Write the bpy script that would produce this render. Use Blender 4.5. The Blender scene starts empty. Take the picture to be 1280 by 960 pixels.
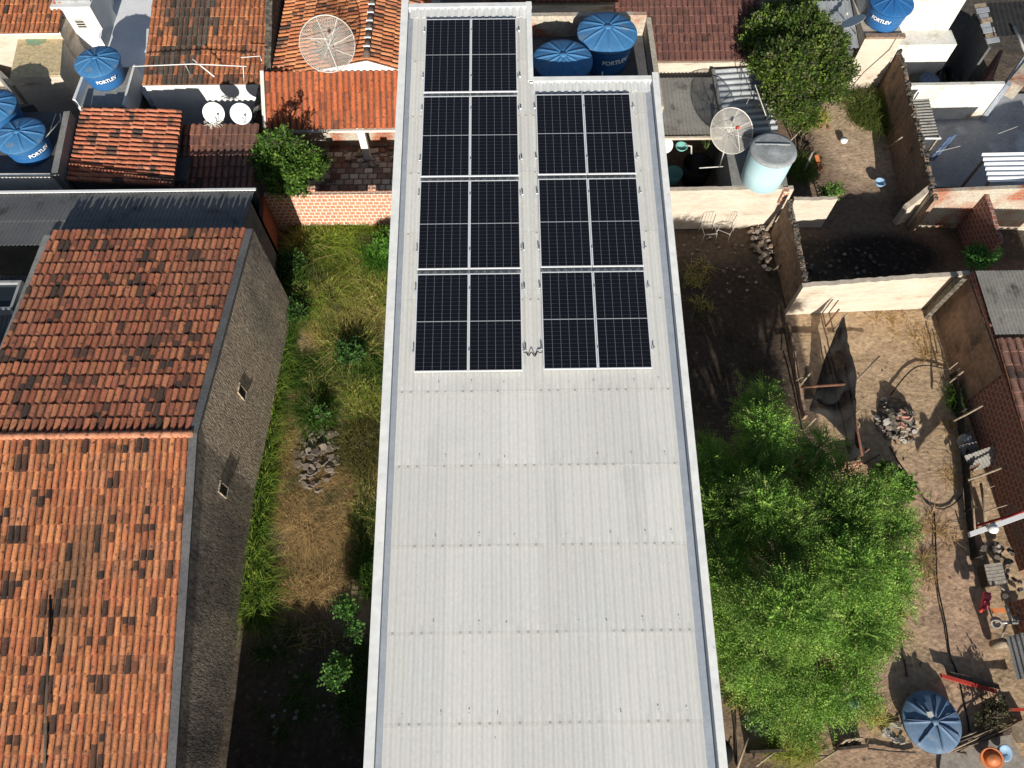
import bpy, math, random
import numpy as np
from mathutils import Vector, Matrix, noise as mnoise
random.seed(7); rng = np.random.default_rng(7)
SC = bpy.context.scene; COL = SC.collection
# ---------------------------------------------------------------- camera and light
F = 904.0; HC = 20.5
RM = np.array([[0.9999175902597728, -0.012545649680676481, -0.0027238507996845073],
               [0.012445447242687408, 0.8952149175396781, 0.4454608425634703],
               [-0.0031501638082303248, -0.44545803179257765, 0.8952972793321021]])
def P(px, py, z=0.0):
    """photograph pixel -> the world point at height z seen there (used as a survey tool)"""
    d = RM.T @ np.array([(px-640)/F, (480-py)/F, -1.0]); t = (z-HC)/d[2]
    return Vector((d[0]*t, d[1]*t, z))
def PXW(px, py, x):
    d = RM.T @ np.array([(px-640)/F, (480-py)/F, -1.0]); t = x/d[0]
    return Vector((x, d[1]*t, HC+d[2]*t))
def PYW(px, py, y):
    d = RM.T @ np.array([(px-640)/F, (480-py)/F, -1.0]); t = y/d[1]
    return Vector((d[0]*t, y, HC+d[2]*t))
cam_d = bpy.data.cameras.new('camera'); cam = bpy.data.objects.new('camera', cam_d); COL.objects.link(cam)
cam_d.sensor_width = 36; cam_d.lens = F/1280*36; cam_d.clip_end = 6000; cam_d.clip_start = .1
m4 = Matrix(RM.T.tolist()).to_4x4(); m4.translation = (0, 0, HC); cam.matrix_world = m4; SC.camera = cam
ELEV, AZ = math.radians(21.0), math.radians(1.5)
sd = Vector((math.sin(AZ)*math.cos(ELEV), -math.cos(AZ)*math.cos(ELEV), math.sin(ELEV)))
sun_d = bpy.data.lights.new('sun', 'SUN'); sun = bpy.data.objects.new('sun', sun_d); COL.objects.link(sun)
sun_d.energy = 5.0; sun_d.angle = math.radians(.5); sun_d.color = (1, .95, .86)
sun.rotation_euler = sd.to_track_quat('Z', 'Y').to_euler(); sun.location = sd*60
W = bpy.data.worlds.new('World'); SC.world = W; W.use_nodes = True
nt = W.node_tree; bg = nt.nodes['Background']; sky = nt.nodes.new('ShaderNodeTexSky')
sky.sky_type = 'NISHITA'; sky.sun_disc = False; sky.sun_elevation = ELEV; sky.sun_rotation = math.pi-AZ
nt.links.new(sky.outputs[0], bg.inputs[0]); bg.inputs[1].default_value = 0.062
SC.view_settings.view_transform = 'Standard'; SC.view_settings.look = 'None'
SC.view_settings.gamma = 1; SC.view_settings.exposure = 0.42; SC.view_settings.use_curve_mapping = False
SC.cycles.max_bounces = 6
# ---------------------------------------------------------------- materials
def L(nt, a, b): nt.links.new(a, b)
def mat(name, c1, c2=None, scale=3.0, rough=.85, bump=0.0, bscale=20.0, stretch=(1,1,1), stain=None, sscale=1.0, sthr=.55,
        fine=0.25, metal=0.0, spec=.3, attr=None, trans=0.0, detail=6, speck=None):
    m = bpy.data.materials.new(name); m.use_nodes = True; n = m.node_tree; N = n.nodes
    b = N['Principled BSDF']; b.inputs['Roughness'].default_value = rough; b.inputs['Metallic'].default_value = metal
    b.inputs['Specular IOR Level'].default_value = spec
    tc = N.new('ShaderNodeTexCoord'); mp = N.new('ShaderNodeMapping'); mp.inputs['Scale'].default_value = stretch
    L(n, tc.outputs['Object'], mp.inputs['Vector'])
    def noise(s, d=detail, vec=None):
        t = N.new('ShaderNodeTexNoise'); t.inputs['Scale'].default_value = s; t.inputs['Detail'].default_value = d
        L(n, vec or mp.outputs[0], t.inputs['Vector']); return t.outputs[0]
    def ramp(src, lo, hi):
        r = N.new('ShaderNodeMapRange'); r.inputs['From Min'].default_value = lo; r.inputs['From Max'].default_value = hi
        L(n, src, r.inputs['Value']); return r.outputs[0]
    def mix(f, a, bb, mode='MIX'):
        x = N.new('ShaderNodeMix'); x.data_type = 'RGBA'; x.blend_type = mode
        if isinstance(f, float): x.inputs[0].default_value = f
        else: L(n, f, x.inputs[0])
        for k, v in ((6, a), (7, bb)):
            if isinstance(v, tuple): x.inputs[k].default_value = (*v, 1)
            else: L(n, v, x.inputs[k])
        return x.outputs[2]
    if attr:
        a = N.new('ShaderNodeAttribute'); a.attribute_name = attr; base = a.outputs['Color']
    else: base = c1
    if c2: base = mix(ramp(noise(scale), .35, .65), base, c2)
    if attr and not c2 and c1: base = mix(ramp(noise(scale), .58, .74), base, c1)
    if stain: base = mix(ramp(noise(sscale), sthr, sthr+.15), base, stain)
    if speck: base = mix(ramp(noise(speck[1], 2), speck[2], speck[2]+.04), base, speck[0])
    if fine:
        f = N.new('ShaderNodeMapRange'); f.inputs['From Min'].default_value = .25; f.inputs['From Max'].default_value = .75
        f.inputs['To Min'].default_value = 1-fine; f.inputs['To Max'].default_value = 1+fine; L(n, noise(bscale*.7, 3), f.inputs['Value'])
        g = N.new('ShaderNodeVectorMath'); g.operation = 'SCALE'
        if isinstance(base, tuple): g.inputs[0].default_value = base
        else: L(n, base, g.inputs[0])
        L(n, f.outputs[0], g.inputs['Scale']); base = g.outputs[0]
    if isinstance(base, tuple): b.inputs['Base Color'].default_value = (*base, 1)
    else: L(n, base, b.inputs['Base Color'])
    if bump:
        bp = N.new('ShaderNodeBump'); bp.inputs['Strength'].default_value = 1.0; bp.inputs['Distance'].default_value = bump
        L(n, noise(bscale, 4), bp.inputs['Height']); L(n, bp.outputs[0], b.inputs['Normal'])
    if trans:
        tr = N.new('ShaderNodeBsdfTranslucent'); ms = N.new('ShaderNodeMixShader'); ms.inputs[0].default_value = trans
        if isinstance(base, tuple): tr.inputs[0].default_value = (*base, 1)
        else: L(n, base, tr.inputs[0])
        L(n, b.outputs[0], ms.inputs[1]); L(n, tr.outputs[0], ms.inputs[2]); L(n, ms.outputs[0], N['Material Output'].inputs[0])
    return m
def brick_mat(name, b1, b2, mortar, msize=.02, bw=.2, bh=.2, stain=None, sthr=.55, sscale=1.2, bump=.01):
    m = bpy.data.materials.new(name); m.use_nodes = True; n = m.node_tree; N = n.nodes; b = N['Principled BSDF']
    b.inputs['Roughness'].default_value = .95; b.inputs['Specular IOR Level'].default_value = .15
    uv = N.new('ShaderNodeUVMap'); tc = N.new('ShaderNodeTexCoord')
    dn = N.new('ShaderNodeTexNoise'); dn.inputs['Scale'].default_value = 9; L(n, tc.outputs['Object'], dn.inputs['Vector'])
    ds = N.new('ShaderNodeVectorMath'); ds.operation = 'SCALE'; ds.inputs['Scale'].default_value = .035; L(n, dn.outputs[1], ds.inputs[0])
    ad = N.new('ShaderNodeVectorMath'); L(n, uv.outputs[0], ad.inputs[0]); L(n, ds.outputs[0], ad.inputs[1])
    t = N.new('ShaderNodeTexBrick'); t.inputs['Scale'].default_value = 1; t.inputs['Brick Width'].default_value = bw
    t.inputs['Row Height'].default_value = bh; t.inputs['Mortar Size'].default_value = msize; t.inputs['Mortar Smooth'].default_value = .3
    t.inputs['Color1'].default_value = (*b1, 1); t.inputs['Color2'].default_value = (*b2, 1); t.inputs['Mortar'].default_value = (*mortar, 1)
    L(n, ad.outputs[0], t.inputs['Vector']); out = t.outputs[0]
    def nz(s):
        x = N.new('ShaderNodeTexNoise'); x.inputs['Scale'].default_value = s; x.inputs['Detail'].default_value = 6
        L(n, tc.outputs['Object'], x.inputs['Vector']); return x.outputs[0]
    if stain:
        r = N.new('ShaderNodeMapRange'); r.inputs['From Min'].default_value = sthr; r.inputs['From Max'].default_value = sthr+.12
        L(n, nz(sscale), r.inputs['Value']); x = N.new('ShaderNodeMix'); x.data_type = 'RGBA'; L(n, r.outputs[0], x.inputs[0])
        L(n, out, x.inputs[6]); x.inputs[7].default_value = (*stain, 1); out = x.outputs[2]
    r = N.new('ShaderNodeMapRange'); r.inputs['To Min'].default_value = .6; r.inputs['To Max'].default_value = 1.4; L(n, nz(14), r.inputs['Value'])
    g = N.new('ShaderNodeVectorMath'); g.operation = 'SCALE'; L(n, out, g.inputs[0]); L(n, r.outputs[0], g.inputs['Scale'])
    L(n, g.outputs[0], b.inputs['Base Color'])
    bp = N.new('ShaderNodeBump'); bp.inputs['Distance'].default_value = bump; L(n, t.outputs['Fac'], bp.inputs['Height']); bp.invert = True
    L(n, bp.outputs[0], b.inputs['Normal'])
    return m
def panel_mat():
    m = bpy.data.materials.new('photovoltaic_cells'); m.use_nodes = True; n = m.node_tree; N = n.nodes; b = N['Principled BSDF']
    uv = N.new('ShaderNodeUVMap'); sp = N.new('ShaderNodeSeparateXYZ'); L(n, uv.outputs[0], sp.inputs[0])
    def line(src, cells, size, w):
        a = N.new('ShaderNodeMath'); a.operation = 'MULTIPLY'; a.inputs[1].default_value = cells/size; L(n, src, a.inputs[0])
        f = N.new('ShaderNodeMath'); f.operation = 'PINGPONG'; f.inputs[1].default_value = .5; L(n, a.outputs[0], f.inputs[0])
        c = N.new('ShaderNodeMath'); c.operation = 'LESS_THAN'; c.inputs[1].default_value = w*cells/size/2; L(n, f.outputs[0], c.inputs[0])
        return c.outputs[0]
    lv = line(sp.outputs[0], 6, 1.09, .0075); lh = line(sp.outputs[1], 24, 2.235, .004)
    md = N.new('ShaderNodeMath'); md.operation = 'COMPARE'; md.inputs[1].default_value = 2.235/2; md.inputs[2].default_value = .009; L(n, sp.outputs[1], md.inputs[0])
    nz = N.new('ShaderNodeTexNoise'); nz.inputs['Scale'].default_value = 1.5; tc = N.new('ShaderNodeTexCoord'); L(n, tc.outputs['Object'], nz.inputs['Vector'])
    x = N.new('ShaderNodeMix'); x.data_type = 'RGBA'; L(n, nz.outputs[0], x.inputs[0]); x.inputs[6].default_value = (.005, .0055, .008, 1); x.inputs[7].default_value = (.009, .010, .014, 1)
    o = x.outputs[2]
    for s, c in ((lh, (.07, .075, .09, 1)), (lv, (.14, .15, .175, 1)), (md.outputs[0], (.36, .37, .4, 1))):
        y = N.new('ShaderNodeMix'); y.data_type = 'RGBA'; L(n, s, y.inputs[0]); L(n, o, y.inputs[6]); y.inputs[7].default_value = c; o = y.outputs[2]
    L(n, o, b.inputs['Base Color']); b.inputs['Roughness'].default_value = .12; b.inputs['Specular IOR Level'].default_value = .35
    return m
def net_mat():
    m = bpy.data.materials.new('shade_net'); m.use_nodes = True; n = m.node_tree; N = n.nodes; N['Principled BSDF'].inputs['Base Color'].default_value = (.018,.018,.02,1); N['Principled BSDF'].inputs['Roughness'].default_value = .9
    t = N.new('ShaderNodeBsdfTransparent'); x = N.new('ShaderNodeMixShader'); nz = N.new('ShaderNodeTexNoise'); nz.inputs['Scale'].default_value = 3; r = N.new('ShaderNodeMapRange'); r.inputs['To Min'].default_value = .0; r.inputs['To Max'].default_value = .38
    L(n, nz.outputs[0], r.inputs['Value']); L(n, r.outputs[0], x.inputs[0]); L(n, N['Principled BSDF'].outputs[0], x.inputs[1]); L(n, t.outputs[0], x.inputs[2]); L(n, x.outputs[0], N['Material Output'].inputs[0]); return m
MT = {}
MT['net'] = net_mat()
def defm(k, *a, **kw): MT[k] = mat(k, *a, **kw)
defm('white_corrugated', (.565,.57,.565), None, scale=.9, rough=.75, bump=.003, bscale=30, stretch=(1,.35,1), attr='col', stain=(.54,.54,.525), sscale=1.3, sthr=.6, fine=.05, speck=((.27,.27,.26), 26, .755))
defm('white_flashing', (.72,.72,.70), (.64,.65,.65), scale=2, rough=.6, bump=.003, bscale=8, stain=(.38,.39,.38), sscale=5, sthr=.66, fine=.08)
defm('gutter_metal', (.42,.46,.52), (.36,.40,.46), scale=3, rough=.5, metal=.3, fine=.08)
defm('aluminium', (.62,.64,.66), rough=.35, metal=.75, fine=.03)
defm('anodised_frame', (.66,.68,.71), rough=.4, metal=.1, fine=.03)
MT['cells'] = panel_mat()
defm('black_plastic', (.012,.012,.014), rough=.5, fine=.1)
defm('tile', (.07,.05,.042), None, scale=9, rough=.9, bump=.006, bscale=30, attr='col', fine=.3, spec=.15)
defm('tile_under', (.19,.085,.05), (.10,.05,.035), scale=4, rough=.95, fine=.4)
defm('fibre_cement', (.20,.20,.195), (.15,.152,.155), scale=.8, rough=.9, stain=(.07,.07,.068), sscale=1.6, sthr=.58, fine=.15, bump=.004)
defm('fibre_cement_light', (.26,.25,.225), (.20,.19,.17), scale=1.2, rough=.9, stain=(.09,.085,.075), sscale=2.2, sthr=.58, fine=.2, bump=.004)
defm('zinc', (.50,.52,.54), (.36,.38,.40), scale=1.2, rough=.45, metal=.35, fine=.1, stain=(.25,.2,.16), sscale=2, sthr=.64)
defm('white_zinc', (.70,.72,.75), rough=.5, fine=.05)
defm('orange_sheet', (.50,.135,.05), (.42,.11,.045), scale=1.4, rough=.85, stain=(.26,.09,.055), sscale=2.5, sthr=.62, fine=.12)
defm('stucco_rough', (.50,.40,.30), (.36,.31,.25), scale=.6, rough=.97, bump=.035, bscale=22, stretch=(1,1,.35), stain=(.19,.17,.15), sscale=.45, sthr=.55, fine=.55, spec=.1)
defm('cement', (.27,.265,.25), (.20,.20,.19), scale=1.5, rough=.92, bump=.006, bscale=18, stain=(.12,.115,.105), sscale=2.2, sthr=.6, fine=.2)
defm('cement_dark', (.12,.12,.12), (.085,.085,.09), scale=1.2, rough=.92, bump=.006, stain=(.05,.05,.05), sscale=2, sthr=.6, fine=.25)
defm('cream_render', (.56,.49,.405), (.46,.39,.31), scale=1.3, rough=.95, bump=.012, bscale=14, stretch=(.5,.5,2.4), stain=(.28,.20,.14), sscale=1.4, sthr=.6, fine=.18)
defm('white_render', (.74,.74,.72), (.66,.66,.65), scale=1.3, rough=.9, bump=.005, bscale=14, stain=(.42,.38,.33), sscale=1.5, sthr=.68, fine=.07)
defm('old_white_render', (.70,.69,.66), (.55,.52,.45), scale=1.0, rough=.93, bump=.01, stain=(.36,.31,.22), sscale=1.3, sthr=.56, fine=.15)
defm('blue_grey_render', (.42,.46,.52), (.28,.31,.36), scale=1.1, rough=.93, bump=.01, stain=(.12,.12,.12), sscale=1.7, sthr=.58, fine=.2)
defm('tank_blue_faded', (.10,.17,.27), (.15,.22,.32), scale=1.6, rough=.6, fine=.12, stain=(.22,.26,.31), sscale=3, sthr=.6)
defm('brown_render', (.30,.20,.14), (.21,.15,.11), scale=1.5, rough=.97, bump=.03, bscale=10, stain=(.10,.08,.065), sscale=1.6, sthr=.57, fine=.3)
defm('mossy_stone', (.05,.045,.038), (.17,.15,.12), scale=7, rough=.98, bump=.05, bscale=9, fine=.4)
MT['brick_light'] = brick_mat('brick_light', (.50,.215,.125), (.43,.19,.12), (.66,.55,.46), .024, .2, .168, stain=(.56,.30,.20), sthr=.6, sscale=2)
MT['brick_red'] = brick_mat('brick_red', (.30,.095,.055), (.25,.08,.05), (.21,.10,.07), .012, .2, .16, stain=(.2,.09,.06), sthr=.6)
MT['brick_dark'] = brick_mat('brick_dark', (.26,.10,.07), (.21,.085,.065), (.33,.25,.21), .02, .22, .16, stain=(.24,.17,.135), sthr=.6)
MT['brick_patchy'] = brick_mat('brick_patchy', (.40,.13,.07), (.33,.11,.06), (.35,.25,.19), .015, .2, .14, stain=(.46,.41,.33), sthr=.40, sscale=.8)
defm('tank_blue', (.022,.115,.31), (.03,.135,.34), scale=1.2, rough=.45, fine=.06, spec=.4, stain=(.07,.14,.24), sscale=1.8, sthr=.6)
defm('tank_blue_dusty', (.045,.17,.36), (.07,.195,.38), scale=1.6, rough=.6, fine=.12, stain=(.17,.22,.27), sscale=2.5, sthr=.58)
defm('tank_aqua', (.40,.60,.66), (.47,.66,.70), scale=.8, rough=.7, fine=.06, stain=(.5,.6,.62), sscale=2, sthr=.65)
defm('lid_grey', (.34,.36,.37), (.24,.255,.26), scale=2.6, rough=.85, bump=.008, fine=.2, stain=(.33,.35,.35), sscale=3, sthr=.62)
defm('white_paint', (.78,.78,.77), rough=.5, fine=.03)
defm('off_white', (.62,.60,.55), (.5,.48,.43), scale=5, rough=.8, fine=.12)
defm('steel', (.33,.33,.32), rough=.5, metal=.5, fine=.1)
defm('rust', (.20,.09,.05), (.12,.06,.04), scale=6, rough=.9, fine=.2)
defm('wood', (.34,.27,.19), (.22,.17,.12), scale=6, stretch=(1,1,4), rough=.9, fine=.25)
defm('wood_dark', (.085,.065,.05), (.05,.04,.032), scale=5, rough=.95, fine=.3)
defm('bark', (.16,.12,.09), (.09,.07,.055), scale=8, rough=.97, bump=.02, fine=.3)
defm('red_paint', (.45,.05,.03), (.36,.045,.03), scale=4, rough=.6, fine=.1)
defm('orange_plastic', (.50,.15,.045), (.35,.12,.05), scale=4, rough=.5, fine=.1)
defm('aqua_plastic', (.20,.46,.42), rough=.5, fine=.08)
defm('pale_blue_plastic', (.28,.42,.58), rough=.5, fine=.08)
defm('mesh_dish', (.60,.57,.52), rough=.5, metal=.2, fine=.05)
defm('stone', (.25,.215,.18), (.16,.135,.11), scale=4, rough=.95, bump=.01, fine=.25, attr='col')
defm('denim', (.05,.08,.15), (.09,.13,.21), scale=12, rough=.95, fine=.2)
defm('leafy', (.03,.05,.02), None, scale=1.0, rough=.6, attr='col', fine=.2, bscale=4, trans=.35, spec=.25)
defm('blade', (.2,.2,.09), None, scale=1.0, rough=.8, attr='col', fine=.15, bscale=4, trans=.55, spec=.15)
defm('soil', (.17,.125,.09), None, scale=5.5, rough=.98, bump=.025, bscale=9, attr='col', fine=.3, spec=.1, detail=10)
defm('net_black_and_shade', (.02,.02,.022), (.035,.034,.034), scale=4, rough=.8, fine=.2)  # black netting; also paints the shade on the patched roof sheet
defm('glass_dark', (.02,.03,.04), rough=.08, spec=.6, fine=0)
defm('pink_plastic', (.62,.09,.12), rough=.5, fine=.08)
defm('paver', (.36,.32,.27), (.26,.23,.2), scale=6, rough=.95, fine=.2)
# ---------------------------------------------------------------- mesh building
class MB:
    def __init__(s): s.v = []; s.f = []; s.c = []; s.uv = {}; s.sm = []
    def add(s, vs, fs, col=None, smooth=False, uvs=None):
        o = len(s.v); s.v += [tuple(v) for v in vs]
        for i, f in enumerate(fs):
            if uvs: s.uv[len(s.f)] = uvs[i]
            s.f.append(tuple(o+k for k in f)); s.c.append(col); s.sm.append(smooth)
        return s
    def obox(s, O, U, V, Wv, col=None):
        O, U, V, Wv = map(Vector, (O, U, V, Wv))
        if U.cross(V).dot(Wv) < 0: U, V = V, U
        vs = [O, O+U, O+U+V, O+V, O+Wv, O+U+Wv, O+U+V+Wv, O+V+Wv]
        return s.add(vs, [(3,2,1,0), (4,5,6,7), (0,1,5,4), (1,2,6,5), (2,3,7,6), (3,0,4,7)], col)
    def box(s, c, sx, sy, sz, rz=0, col=None):
        cx, sn = math.cos(rz), math.sin(rz); U = Vector((cx*sx, sn*sx, 0)); V = Vector((-sn*sy, cx*sy, 0))
        return s.obox(Vector(c)-U/2-V/2, U, V, (0, 0, sz), col)
    def wall(s, a, b, z0, z1, th, col=None, z1b=None, jag=0, n=1):
        """upright wall from a to b (xy); its thickness grows to the left of a->b; top from z1 to z1b, optionally ragged"""
        a = Vector((a[0], a[1], 0)); b = Vector((b[0], b[1], 0)); d = (b-a); nrm = Vector((-d.y, d.x, 0)).normalized()*th
        z1b = z1 if z1b is None else z1b; vs = []; fs = []
        for i in range(n+1):
            t = i/n; p = a+d*t; z = z1+(z1b-z1)*t + (random.uniform(-jag, jag) if jag else 0)
            vs += [(p.x, p.y, z0), (p.x, p.y, z), (p.x+nrm.x, p.y+nrm.y, z), (p.x+nrm.x, p.y+nrm.y, z0)]
        for i in range(n):
            k = 4*i
            fs += [(k, k+4, k+5, k+1), (k+1, k+5, k+6, k+2), (k+2, k+6, k+7, k+3)]
        fs += [(0, 1, 2, 3), (4*n+3, 4*n+2, 4*n+1, 4*n)]
        return s.add(vs, fs, col)
    def prism(s, poly, z0, z1, col=None):
        n = len(poly); vs = [(p[0], p[1], z0) for p in poly]+[(p[0], p[1], z1) for p in poly]
        ar = sum(poly[i][0]*poly[(i+1)%n][1]-poly[(i+1)%n][0]*poly[i][1] for i in range(n))
        fs = [tuple(range(n-1,-1,-1)), tuple(range(n, 2*n))]+[(i, (i+1)%n, n+(i+1)%n, n+i) for i in range(n)]
        if ar < 0: fs = [f[::-1] for f in fs]
        return s.add(vs, fs, col)
    def tube(s, pts, r, seg=8, col=None, r2=None):
        pts = [Vector(p) for p in pts]; n = len(pts); vs = []; fs = []
        for i, p in enumerate(pts):
            t = (pts[min(i+1, n-1)]-pts[max(i-1, 0)]).normalized(); u = t.cross(Vector((0, 0, 1)))
            if u.length < .05: u = t.cross(Vector((1, 0, 0)))
            u.normalize(); w = t.cross(u); rr = r if r2 is None else r+(r2-r)*i/(n-1)
            for k in range(seg):
                a = 2*math.pi*k/seg; vs.append(p+u*math.cos(a)*rr+w*math.sin(a)*rr)
        for i in range(n-1):
            for k in range(seg):
                fs.append((i*seg+k, (i+1)*seg+k, (i+1)*seg+(k+1)%seg, i*seg+(k+1)%seg))
        fs += [tuple(range(seg)), tuple((n-1)*seg+k for k in range(seg-1, -1, -1))]
        return s.add(vs, fs, col, True)
    def lathe(s, c, prof, seg=32, col=None, axis=None):
        c = Vector(c); vs = []; fs = []
        q = Vector(axis).normalized().to_track_quat('Z', 'Y') if axis else None
        for r, z in prof:
            for k in range(seg):
                a = 2*math.pi*k/seg; v = Vector((r*math.cos(a), r*math.sin(a), z)); vs.append(c+(q @ v if q else v))
        for i in range(len(prof)-1):
            for k in range(seg):
                fs.append((i*seg+k, i*seg+(k+1)%seg, (i+1)*seg+(k+1)%seg, (i+1)*seg+k))
        return s.add(vs, fs, col, True)
    def build(s, name, m, parent=None, origin=None):
        me = bpy.data.meshes.new(name); o = Vector(origin) if origin is not None else (parent['_o'] if False else Vector((0,0,0)))
        if parent is not None:
            o = world_loc(parent)
        elif origin is None and s.v:
            a = np.array(s.v); o = Vector((a[:,0].mean(), a[:,1].mean(), a[:,2].min()))
        V = [(v[0]-o.x, v[1]-o.y, v[2]-o.z) for v in s.v]
        me.from_pydata(V, [], s.f); me.update()
        uvl = me.uv_layers.new(name='UVMap'); arr = np.zeros((len(me.loops), 2), 'f')
        wv = np.array(s.v)
        for pi, p in enumerate(me.polygons):
            ls = p.loop_start
            if pi in s.uv:
                for k in range(p.loop_total): arr[ls+k] = s.uv[pi][k]
            else:
                nx, ny, nz = map(abs, p.normal)
                ids = s.f[pi]
                for k, vi in enumerate(ids):
                    v = wv[vi]
                    if nz > nx and nz > ny: arr[ls+k] = (v[0], v[1])
                    elif ny >= nx: arr[ls+k] = (v[0], v[2])
                    else: arr[ls+k] = (v[1], v[2])
        uvl.data.foreach_set('uv', arr.ravel())
        if any(c is not None for c in s.c):
            ca = me.color_attributes.new('col', 'FLOAT_COLOR', 'CORNER'); cc = np.ones((len(me.loops), 4), 'f'); i = 0
            for f, c in zip(s.f, s.c):
                cc[i:i+len(f), :3] = c if c is not None else (.3,.3,.3); i += len(f)
            ca.data.foreach_set('color', cc.ravel())
        if any(s.sm): me.polygons.foreach_set('use_smooth', s.sm)
        me.materials.append(MT[m] if isinstance(m, str) else m)
        ob = bpy.data.objects.new(name, me); COL.objects.link(ob); ob.location = (0,0,0) if parent is not None else o
        if parent is not None: ob.parent = parent
        return ob
def world_loc(o):
    v = Vector(o.location)
    while o.parent is not None: o = o.parent; v += Vector(o.location)
    return v
def tag(o, label, cat, group=None, kind=None):
    if label: o['label'] = label
    if cat: o['category'] = cat
    if group: o['group'] = group
    if kind: o['kind'] = kind
    return o
def thing(name, loc, label, cat, group=None):
    o = bpy.data.objects.new(name, None); COL.objects.link(o); o.location = loc; o.empty_display_size = .2
    return tag(o, label, cat, group)
def struct(o, label, cat): return tag(o, label, cat, None, 'structure')
# numpy soup of quads -> mesh (leaves, blades)
def soup(name, quads, cols, m, parent=None, origin=(0,0,0)):
    q = np.asarray(quads, 'f'); n = len(q); k = q.shape[1]
    o = world_loc(parent) if parent is not None else Vector(origin); q = q-np.array(o, 'f')
    me = bpy.data.meshes.new(name); me.vertices.add(n*k); me.vertices.foreach_set('co', q.ravel())
    me.loops.add(n*k); me.loops.foreach_set('vertex_index', np.arange(n*k, dtype='i'))
    me.polygons.add(n); me.polygons.foreach_set('loop_start', np.arange(0, n*k, k, dtype='i'))
    me.update(calc_edges=True)
    ca = me.color_attributes.new('col', 'FLOAT_COLOR', 'CORNER'); cc = np.ones((n*k, 4), 'f'); cc[:, :3] = np.repeat(np.asarray(cols, 'f'), k, axis=0)
    ca.data.foreach_set('color', cc.ravel()); me.materials.append(MT[m]); me.validate()
    ob = bpy.data.objects.new(name, me); COL.objects.link(ob)
    if parent is not None: ob.parent = parent
    else: ob.location = o
    return ob
def unit(a): return a/np.maximum(np.linalg.norm(a, axis=-1, keepdims=True), 1e-6)
# ---------------------------------------------------------------- roofs
ORANGES = [(.53,.20,.09), (.47,.17,.08), (.56,.23,.10), (.42,.145,.072), (.48,.205,.105)]
def tiles(mb, under, D, U, V, pu=.16, pv=.36, pal=ORANGES, dark=.1, darkcol=(.065,.05,.043), age=0.0, agecol=(.12,.095,.08), hgt=.05, seed=0, bigdark=None, missing=(), step=.022):
    """rows of barrel tiles: D = upper corner, U = vector along the ridge, V = vector down the slope"""
    D, U, V = map(Vector, (D, U, V)); nu = max(1, round(U.length/pu)); nv = max(1, round(V.length/pv))
    u = U/nu; v = V/nv; un = u.normalized(); vn = v.normalized(); nrm = un.cross(vn)
    if nrm.z < 0: nrm = -nrm
    r = random.Random(seed)
    under.obox(D-nrm*.05, U, V, nrm*.035)
    runs = {}
    for j in range(nv):
        i = 0
        while i < nu:
            if r.random() < dark/2.2:
                for k in range(r.choice((1,1,1,2,2,3))): runs[(i+k, j)] = 1
            i += 1
    for j in range(nv):
        for i in range(nu):
            if (i, j) in missing: continue
            base = D+u*(i+.5)+v*j; c = Vector(r.choice(pal))*r.uniform(.78, 1.18)
            nzv = mnoise.noise(Vector((i*.11+seed, j*.16, 1.7)))
            if nzv > .18: c = c.lerp(Vector(agecol), min(.85, (nzv-.18)*4*age + .25*age))
            elif age: c = c.lerp(Vector(agecol), .3*age*r.random())
            if bigdark and bigdark(i/nu, j/nv): c = Vector(agecol)*r.uniform(.55, 1.25)
            isd = (i, j) in runs; base_c = c.copy()
            if isd: c = Vector(darkcol).lerp(c, r.uniform(0, .18))
            w0 = u.length*r.uniform(.30, .34); w1 = u.length*r.uniform(.37, .42)
            dx = r.uniform(-.009, .009); dz = r.uniform(0, .012); skew = r.uniform(-.014, .014)
            if r.random() < .02: skew *= 3; dz += .012; base = base+v*r.uniform(.02, .12)
            a0 = base-v*.03+un*dx+nrm*(-.012); a1 = base+v*1.06+un*(dx+skew)+nrm*(step+dz)
            vs = []; seg = 5; c2_ = c
            if isd:
                q_ = r.random()
                if q_ < .35: c2_ = base_c*.8
                elif q_ < .6: c, c2_ = base_c*.75, c
            elif r.random() < .10: c2_ = c.lerp(Vector(darkcol), r.uniform(.35, .8))
            am = a0.lerp(a1, r.uniform(.4, .62)); wm = (w0+w1)/2
            for (q, w) in ((a0, w0), (am, wm), (a1, w1)):
                for k in range(seg+1):
                    t = math.pi*k/seg; vs.append(q+un*(-math.cos(t)*w)+nrm*(math.sin(t)*hgt))
            mb.add(vs, [(k, k+1, seg+2+k, seg+1+k) for k in range(seg)]+[(seg+1+k, seg+2+k, 2*seg+3+k, 2*seg+2+k) for k in range(seg)], tuple(c), True)
            for k in range(seg): mb.c[-1-k] = tuple(c2_)
            mb.add(vs[2*seg+2:], [tuple(range(seg+1))], tuple(c2_*.85), False)
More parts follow.
